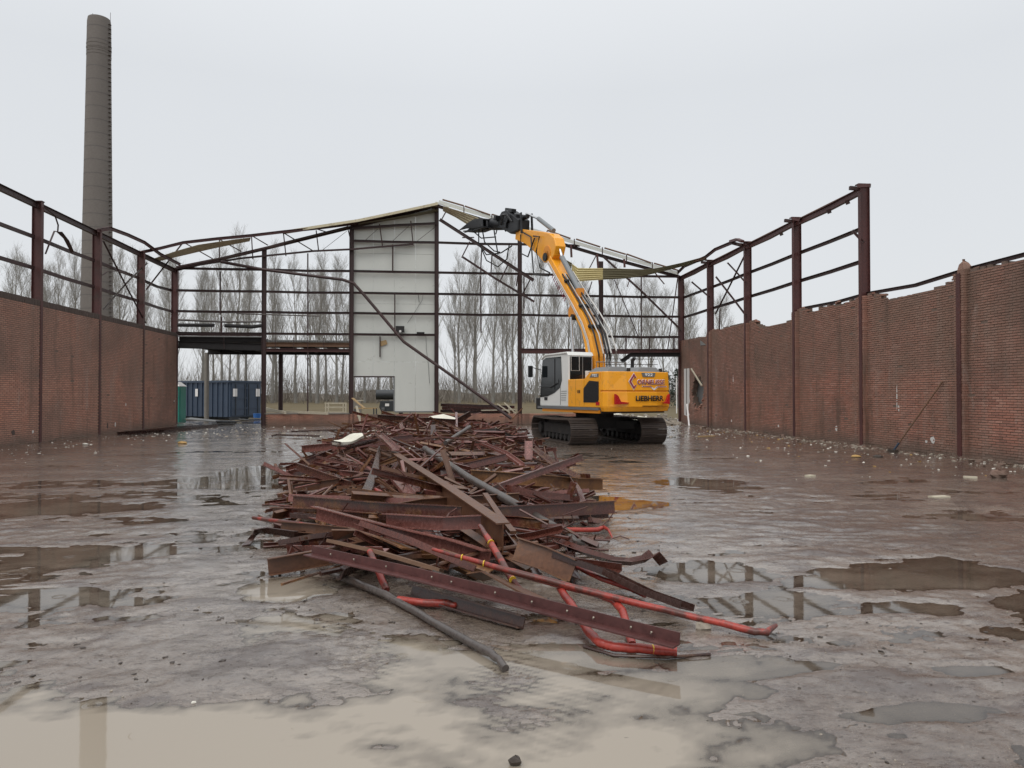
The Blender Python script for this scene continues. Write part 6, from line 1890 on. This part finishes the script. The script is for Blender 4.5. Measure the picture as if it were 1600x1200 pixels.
o.add([(0, 0, 0), (.6, .1, .05), (1.1, 0, .02), (.1, .4, .22), (.6, .5, .3), (1.0, .45, .18)], [(0, 1, 4, 3), (1, 2, 5, 4)])
o = o.build('plastic_scrap', 'foam_white')
o.location = (-0.353, 25.841, 0.620)
m_ = o.modifiers.new('thick', 'SOLIDIFY'); m_.thickness = .03
tag(o, 'white plastic scrap at the very back of the heap', 'plastic scrap')

# the mass of the heap
PROFS = [('beam', lambda: s_i(rp.uniform(.08, .13), rp.uniform(.05, .08), .009, .007)), ('channel', lambda: s_c(rp.uniform(.07, .13), rp.uniform(.04, .06), .008)), ('angle', lambda: s_l(rp.uniform(.05, .09), rp.uniform(.05, .08), .008)),
         ('strip', lambda: s_r(rp.uniform(.05, .12), .010)), ('angle', lambda: s_l(rp.uniform(.04, .07), rp.uniform(.04, .07), .007)), ('rod', lambda: circ(rp.uniform(.012, .028), 6)), ('channel', lambda: s_c(rp.uniform(.06, .12), rp.uniform(.04, .06), .008))]
MATW = ['scrap_steel'] * 6 + ['scrap_dark'] * 3 + ['scrap_pink'] * 4 + ['scrap_rust'] * 4


def heap_half(y):
    pts = [(5.0, .8), (6.5, 1.35), (8, 1.75), (10, 2.0), (13, 2.55), (16, 2.8), (22, 3.1), (26, 3.4), (30, 3.4), (35, 3.0)]
    for (a, wa), (b2, wb) in zip(pts, pts[1:]):
        if a <= y <= b2:
            return wa + (wb - wa) * (y - a) / (b2 - a)
    return 3.0


def heap_top(y):
    pts = [(5.0, .06), (6.5, .12), (8, .16), (10, .22), (13, .28), (17, .40), (21, .54), (26, .60), (30, .52), (35, .3)]
    for (a, wa), (b2, wb) in zip(pts, pts[1:]):
        if a <= y <= b2:
            return wa + (wb - wa) * (y - a) / (b2 - a)
    return .3


def heap_c(y):
    return 0.2 if y < 9 else (-.05 if y < 14 else -.15)


cnt = 0
tries = 0
while cnt < 298 and tries < 6000:
    tries += 1
    y = 6.5 + 28.0 * rp.random() ** 1.25
    hw = heap_half(y)
    u = rp.uniform(-1, 1)
    x = heap_c(y) + u * hw
    lim = heap_top(y) * (1 - abs(u) ** 2.2)
    z = .04 + lim * rp.random() ** .75
    L = rp.uniform(.8, 2.6) if rp.random() < .65 else rp.uniform(2.2, 4.2)
    if y < 8.5:
        L = min(L, 1.4)
    az = rp.gauss(0, .6) if rp.random() < .45 else rp.choice((-1, 1)) * rp.uniform(.5, 1.5)
    pit = rp.gauss(0, .10) + (rp.uniform(-.45, .45) if rp.random() < .25 and y > 9 else 0)
    d = Vector((math.cos(az) * math.cos(pit), math.sin(az) * math.cos(pit), math.sin(pit)))
    c0 = Vector((x, y, z))
    e0, e1 = c0 - d * L / 2, c0 + d * L / 2
    if abs(e0.x - heap_c(y)) > hw * 1.08 or abs(e1.x - heap_c(y)) > hw * 1.08 or min(e0.y, e1.y) < 5.3 or max(e0.y, e1.y) > 35.5:
        continue
    if x > 2.6 and y > 21:
        continue
    e0.z, e1.z = max(e0.z, .05), max(e1.z, .05)
    kind, pf = PROFS[rp.randrange(len(PROFS))]
    n = 5 if rp.random() < .5 else 3
    path, rolls = [], []
    bend = rp.gauss(0, .14) * L if rp.random() < .5 else rp.gauss(0, .012) * L
    side = d.cross(Vector((0, 0, 1))).normalized()
    vert = rp.gauss(0, .05) * L if rp.random() < .3 else 0
    tw = rp.gauss(0, 1.1) if rp.random() < .4 else rp.gauss(0, .08)
    kink = rp.random() < .22
    for i in range(n):
        t = i / (n - 1)
        w = 4 * t * (1 - t)
        if kink:
            w = min(t, 1 - t) * 2 if n == 3 else max(0, (t - .6) * 2.2)
        p = e0.lerp(e1, t) + side * bend * w + Vector((0, 0, 1)) * abs(vert) * w
        p.z = max(p.z, .03)
        path.append(p)
        rolls.append(tw * t)
    zone = 'front' if y < 9.5 else ('middle' if y < 16 else 'far')
    sd_ = 'left' if u < -.33 else ('right' if u > .33 else 'central')
    mt = rp.choice(MATW)
    look = {'scrap_steel': 'maroon', 'scrap_dark': 'dark brown', 'scrap_pink': 'pale reddish', 'scrap_rust': 'rust brown', 'pipe_grey': 'grey'}[mt]
    o = MB().sweep(path, pf(), roll=rp.choice((0, math.pi / 2, .3, 1.2, -.4)), rolls=rolls).build('scrap_' + kind, mt, None, (path[0].x, path[0].y, 0))
    sz_ = 'short' if L < 1.5 else ('long' if L > 2.4 else 'medium')
    st_ = 'twisted' if abs(tw) > .6 else ('kinked' if kink and abs(bend) > .08 else ('bowed' if abs(bend) > .1 else 'straight'))
    tl_ = 'steeply tilted ' if abs(pit) > .3 else ''
    tag(o, '%s %s %s%s %s in the %s %s part of the scrap heap' % (sz_, st_, tl_, look, kind, zone, sd_), kind, 'offcuts in the %s %s part of the scrap heap' % (zone, sd_))
    cnt += 1
# small torn bits, wires and shavings between the pieces
b_ = MB()
for i in range(1300):
    y = 7.0 + 26.6 * rp.random() ** 1.2
    u = rp.uniform(-1, 1)
    x = heap_c(y) + u * heap_half(y)
    z = .02 + heap_top(y) * .8 * (1 - u * u) * rp.random()
    p = Vector((x, y, z))
    if rp.random() < .4:
        d = Vector((rp.gauss(0, 1), rp.gauss(0, 1), rp.gauss(0, .4))).normalized() * rp.uniform(.15, .5)
        q = Vector((rp.gauss(0, 1), rp.gauss(0, 1), abs(rp.gauss(0, .6)))).normalized() * rp.uniform(.05, .18)
        pts = [p, p + d * .5 + q, p + d]
        for v_ in pts:
            v_.z = max(v_.z, .015)
        b_.sweep(pts, circ(rp.uniform(.006, .012), 4), cap=False)
    elif rp.random() < .5:
        d = Vector((rp.gauss(0, 1), rp.gauss(0, 1), rp.gauss(0, .35))).normalized() * rp.uniform(.2, .7)
        pts = [p, p + d * .5 + Vector((0, 0, rp.uniform(-.03, .06))), p + d]
        for v_ in pts:
            v_.z = max(v_.z, .025)
        b_.sweep(pts, s_c(rp.uniform(.04, .09), .04, .006), roll=rp.uniform(0, 3), rolls=[0, rp.uniform(-.5, .5), rp.uniform(-1, 1)])
    else:
        s = rp.uniform(.05, .2)
        b_.box(p, (s, s * rp.uniform(.2, .6), .02 + .05 * rp.random()), (rp.uniform(-.8, .8), rp.uniform(-.8, .8), rp.uniform(0, 3)))
bt = b_.build('scrap_bits', 'scrap_steel')
tag(bt, 'small torn bits and wires between the scrap', 'scrap bits', kind='stuff')
b_ = MB()
for i in range(120):
    y = 13 + 20 * rp.random()
    u = rp.uniform(-.9, .9)
    p = Vector((heap_c(y) + u * heap_half(y), y, .05 + heap_top(y) * .95 * (1 - u * u) * rp.random()))
    s = rp.uniform(.05, .22)
    b_.box(p, (s, s * rp.uniform(.4, 1), .02), (rp.uniform(-.8, .8), rp.uniform(-.8, .8), rp.uniform(0, 3)))
bt = b_.build('pale_bits', 'debris_white')
tag(bt, 'pale scraps of foam and paint among the steel', 'scrap bits', kind='stuff')

# thin tangled sections in the middle and far part, too many and too small to pick apart
for nm_, mt_, n_ in (('scrap_tangle', 'scrap_steel', 420), ('scrap_tangle', 'scrap_rust', 220), ('scrap_tangle', 'scrap_pink', 200)):
    b_ = MB()
    for i in range(n_):
        y = 9.5 + 24 * rp.random() ** 1.1
        u = rp.uniform(-.95, .95)
        p = Vector((heap_c(y) + u * heap_half(y), y, .05 + heap_top(y) * 1.1 * (1 - u * u) * rp.random() ** .6))
        L = rp.uniform(.3, 1.5)
        d = Vector((rp.gauss(0, 1), rp.gauss(0, .8), rp.gauss(0, .28))).normalized() * L
        q = Vector((rp.gauss(0, 1), rp.gauss(0, 1), rp.gauss(0, .7))) * L * .09
        pts = [p - d * .5, p + q, p + d * .5 + q * rp.uniform(-1, 1)]
        for v_ in pts:
            v_.z = max(v_.z, .03)
        pr_ = rp.choice((s_l(rp.uniform(.03, .06), rp.uniform(.03, .06), .006), s_c(rp.uniform(.05, .09), .035, .006), s_r(rp.uniform(.03, .09), .008), circ(.012, 5)))
        b_.sweep(pts, pr_, roll=rp.uniform(0, 3), rolls=[0, rp.uniform(-.4, .4), rp.uniform(-1, 1)])
    bt = b_.build(nm_, mt_)
    tag(bt, {'scrap_steel': 'tangle of thin maroon sections inside the scrap heap', 'scrap_rust': 'tangle of thin rusty sections inside the scrap heap', 'scrap_pink': 'tangle of thin pale red sections inside the scrap heap'}[mt_], 'scrap bits', kind='stuff')

# ------------------------------------------------------------------ litter on the yard
def litter(name, label, mat, n, pos, smin, smax, flat=.45, kind='stuff'):
    b_ = MB()
    xy = [pos() for i in range(n)]
    zgs = ground_z(np.array([p[0] for p in xy]), np.array([p[1] for p in xy]))
    for i in range(n):
        x, y = xy[i]
        s = smin + (smax - smin) * rp.random() ** 3.0
        zg = max(float(zgs[i]), -.004)
        k_ = [rp.uniform(.35, 1.25) for _ in range(8)]
        pts = []
        ca, sa = math.cos(i * 1.7), math.sin(i * 1.7)
        for q, (dx, dy, dz) in enumerate(((-.5, -.5, -.3), (.5, -.5, -.3), (.5, .5, -.3), (-.5, .5, -.3), (-.4, -.4, .5), (.4, -.4, .5), (.4, .4, .5), (-.4, .4, .5))):
            px_, py_ = dx * s * k_[q], dy * s * .75 * k_[q]
            pts.append((x + px_ * ca - py_ * sa, y + px_ * sa + py_ * ca, zg + dz * s * flat * k_[q]))
        b_.add(pts, [(3, 2, 1, 0), (4, 5, 6, 7), (0, 1, 5, 4), (1, 2, 6, 5), (2, 3, 7, 6), (3, 0, 4, 7)])
    o_ = b_.build(name, mat)
    tag(o_, label, 'litter', kind=kind)
    return o_


def by_right():
    y = rp.uniform(13, 36)
    return 12.5 - abs(rp.gauss(0, 2.2)), y


def by_left():
    return -12.5 + abs(rp.gauss(0, 2.0)), rp.uniform(15, 37)


def far_yard():
    return rp.uniform(-12, 11), rp.uniform(27, 37.5)


def near_heap():
    y = 4.3 + 14 * rp.random() ** 1.5
    return heap_c(y) + rp.choice((-1, 1)) * heap_half(y) * rp.uniform(.5, 1.35) + rp.gauss(0, .3), y


def yard():
    y = 3.0 + 22 * rp.random() ** 2.0
    return rp.uniform(-.8, .8) * (y + 1), y


def by_foot():
    return 12.75 - abs(rp.gauss(0, .35)), rp.uniform(12, 37)


litter('wall_litter', 'pale plaster crumbs strewn along the right wall', 'debris_white', 480, by_right, .010, .085)
litter('wall_litter', 'ochre foam crumbs strewn along the right wall', 'debris_ochre', 110, by_right, .012, .11)
litter('wall_rubble', 'brown rubble along the foot of the right wall', 'debris_mix', 700, by_foot, .02, .14)
litter('broken_bricks', 'broken bricks along the foot of the right wall', 'brick_right', 260, by_foot, .05, .20, .5)
litter('wall_litter', 'pale crumbs strewn along the left wall', 'debris_white', 260, by_left, .012, .09)
litter('far_litter', 'mixed crumbs on the yard near the gable', 'debris_mix', 600, far_yard, .03, .16)
litter('far_litter', 'white crumbs on the yard near the gable', 'debris_white', 160, far_yard, .03, .16)
litter('mud_clods', 'dark mud clods round the scrap heap', 'mud_clod', 1500, near_heap, .006, .042, .4)
def smear():
    while True:
        y = 3.0 + 14 * rp.random() ** 1.8
        x = rp.uniform(-.8, .8) * (y + 1)
        if float(vnoise(np.array([x * .7]), np.array([y * 1.6]), 1.3, 55.0)[0]) > .12:
            return x, y


litter('mud_clods', 'dark mud clods strewn over the yard', 'mud_clod', 900, yard, .004, .020, .4)
litter('mud_smears', 'clusters of small dark mud crumbs on the yard', 'mud_clod', 3000, smear, .003, .018, .35)
litter('grit', 'pale grit strewn over the yard', 'debris_mix', 900, yard, .005, .018, .5)

# single things lying about
def lump(name, label, cat, p, s, mat, flat=.5):
    b_ = MB()
    n, m = 9, 5
    vs_ = []
    for j in range(m):
        a = math.pi * j / (m - 1)
        for i in range(n):
            t = 2 * math.pi * i / n
            k_ = rp.uniform(.75, 1.15)
            vs_.append((s * math.sin(a) * math.cos(t) * k_, s * .7 * math.sin(a) * math.sin(t) * k_, s * flat * math.cos(a) * k_))
    b_.add(vs_, [(j * n + i, j * n + (i + 1) % n, (j + 1) * n + (i + 1) % n, (j + 1) * n + i) for j in range(m - 1) for i in range(n)])
    o_ = b_.build(name, mat)
    o_.location = p
    tag(o_, label, cat)


lump('brick_lump', 'red brick lump lying by the right wall at the picture edge', 'rubble', (10.716, 13.104, 0.080), .19, 'brick_right')
lump('stone_lump', 'dark rounded clod at the bottom edge of the puddle', 'stone', (0.341, 3.188, 0.020), .032, 'mud_clod', .7)
lump('stone_lump', 'brown stone right of the bent red pipe', 'stone', (1.804, 4.872, 0.020), .06, 'debris_mix', .7)
lump('foam_lump', 'small white lump floating in the big front puddle', 'litter', (-1.248, 3.987, 0.005), .014, 'debris_white', .6)
lump('foam_lump', 'white lump by the wavy strip at the right puddle', 'litter', (1.505, 6.583, 0.050), .05, 'foam_white', .5)
lump('foam_lump', 'ochre lump on the litter near the right wall', 'litter', (10.599, 17.737, 0.040), .14, 'debris_ochre', .3)
lump('foam_lump', 'dark lump on the litter near the leaning broom', 'litter', (11.165, 17.679, 0.040), .13, 'mud_clod', .3)
lump('foam_lump', 'white lump on the yard left near the brick wall', 'litter', (-11.071, 24.605, 0.040), .10, 'debris_white', .4)
lump('foam_lump', 'ochre lump on the yard right of the left wall', 'litter', (-8.219, 24.938, 0.040), .17, 'debris_ochre', .35)
for i, (a, b2, lab) in enumerate((((9.865, 26.966, 0.030), (10.606, 27.328, 0.030), 'orange-brown board on the ground at the far right wall'), ((7.624, 10.700, 0.015), (7.920, 10.742, 0.015), 'pale flat lath on the ground near the right wall'),
                                  ((10.051, 13.181, 0.030), (10.239, 13.052, 0.030), 'white lath beside the brick lump by the right wall'), ((7.185, 13.679, 0.020), (7.342, 13.777, 0.020), 'small pale chip on the right of the yard'))):
    o = MB().sweep([a, b2], s_r(.13, .03)).build('board', 'timber' if i == 0 else 'pale_wood')
    tag(o, lab, 'board')
br = empty('broom', (12.35, 18.6, 0))
tag(br, 'long handled broom leaning against the right brick wall', 'broom')
OB = br.location
a, b2 = Vector((12.40, 18.95, .06)), Vector((12.98, 17.55, 1.98))
b2 = Vector((12.99, 17.75, 1.95))
MB().sweep([a, b2], circ(.022, 8)).build('handle', 'rotten_wood', br, OB, smooth=50)
MB().sweep([a - (b2 - a).normalized() * .08, a + (b2 - a).normalized() * .30], circ(.028, 8)).build('socket', 'container_blue', br, OB, smooth=50)
MB().box(a, (.10, .34, .10)).build('brush', 'mud_clod', br, OB)
for i, (a, b2, lab) in enumerate((((12.35, 35.1, .03), (12.9, 37.0, 1.12), 'white lath leaning under the hole in the right wall'), ((12.96, 35.0, 2.05), (12.96, 36.5, 2.95), 'pale broken lath hanging over the hole in the wall'))):
    o = MB().sweep([a, b2], s_r(.07, .05)).build('lath', 'letter_white' if i == 0 else 'pale_wood')
    tag(o, lab, 'lath')
# sheets and offcuts lying in the left gateway and along the left wall
for i in range(9):
    x, y = -11.2 + rp.uniform(-1.2, 2.0), 40.5 + rp.uniform(-1.2, 2.5)
    o = MB().box((0, 0, .05 + .03 * i), (rp.uniform(.8, 2.2), rp.uniform(.4, .9), .05), (rp.gauss(0, .04), rp.gauss(0, .05), rp.uniform(-.4, .4))).build('offcut_sheet', ('machine_dark', 'pale_wood', 'duct_grey')[i % 3])
    o.location = (x, y, 0)
    tag(o, '%s flat offcut on the ground in the left gateway' % ('dark', 'pale', 'grey')[i % 3], 'offcut', 'flat offcuts in the left gateway')
for i in range(5):
    o = MB().sweep([(-12.3 + .3 * i, 30.0 + .4 * i, .10), (-11.7 + .25 * i, 36.8 + .2 * i, .09)], s_c(.12, .06, .01)).build('steel_channel', 'scrap_dark')
    tag(o, 'dark steel channel lying along the far end of the left wall', 'channel', 'channels lying along the left wall')
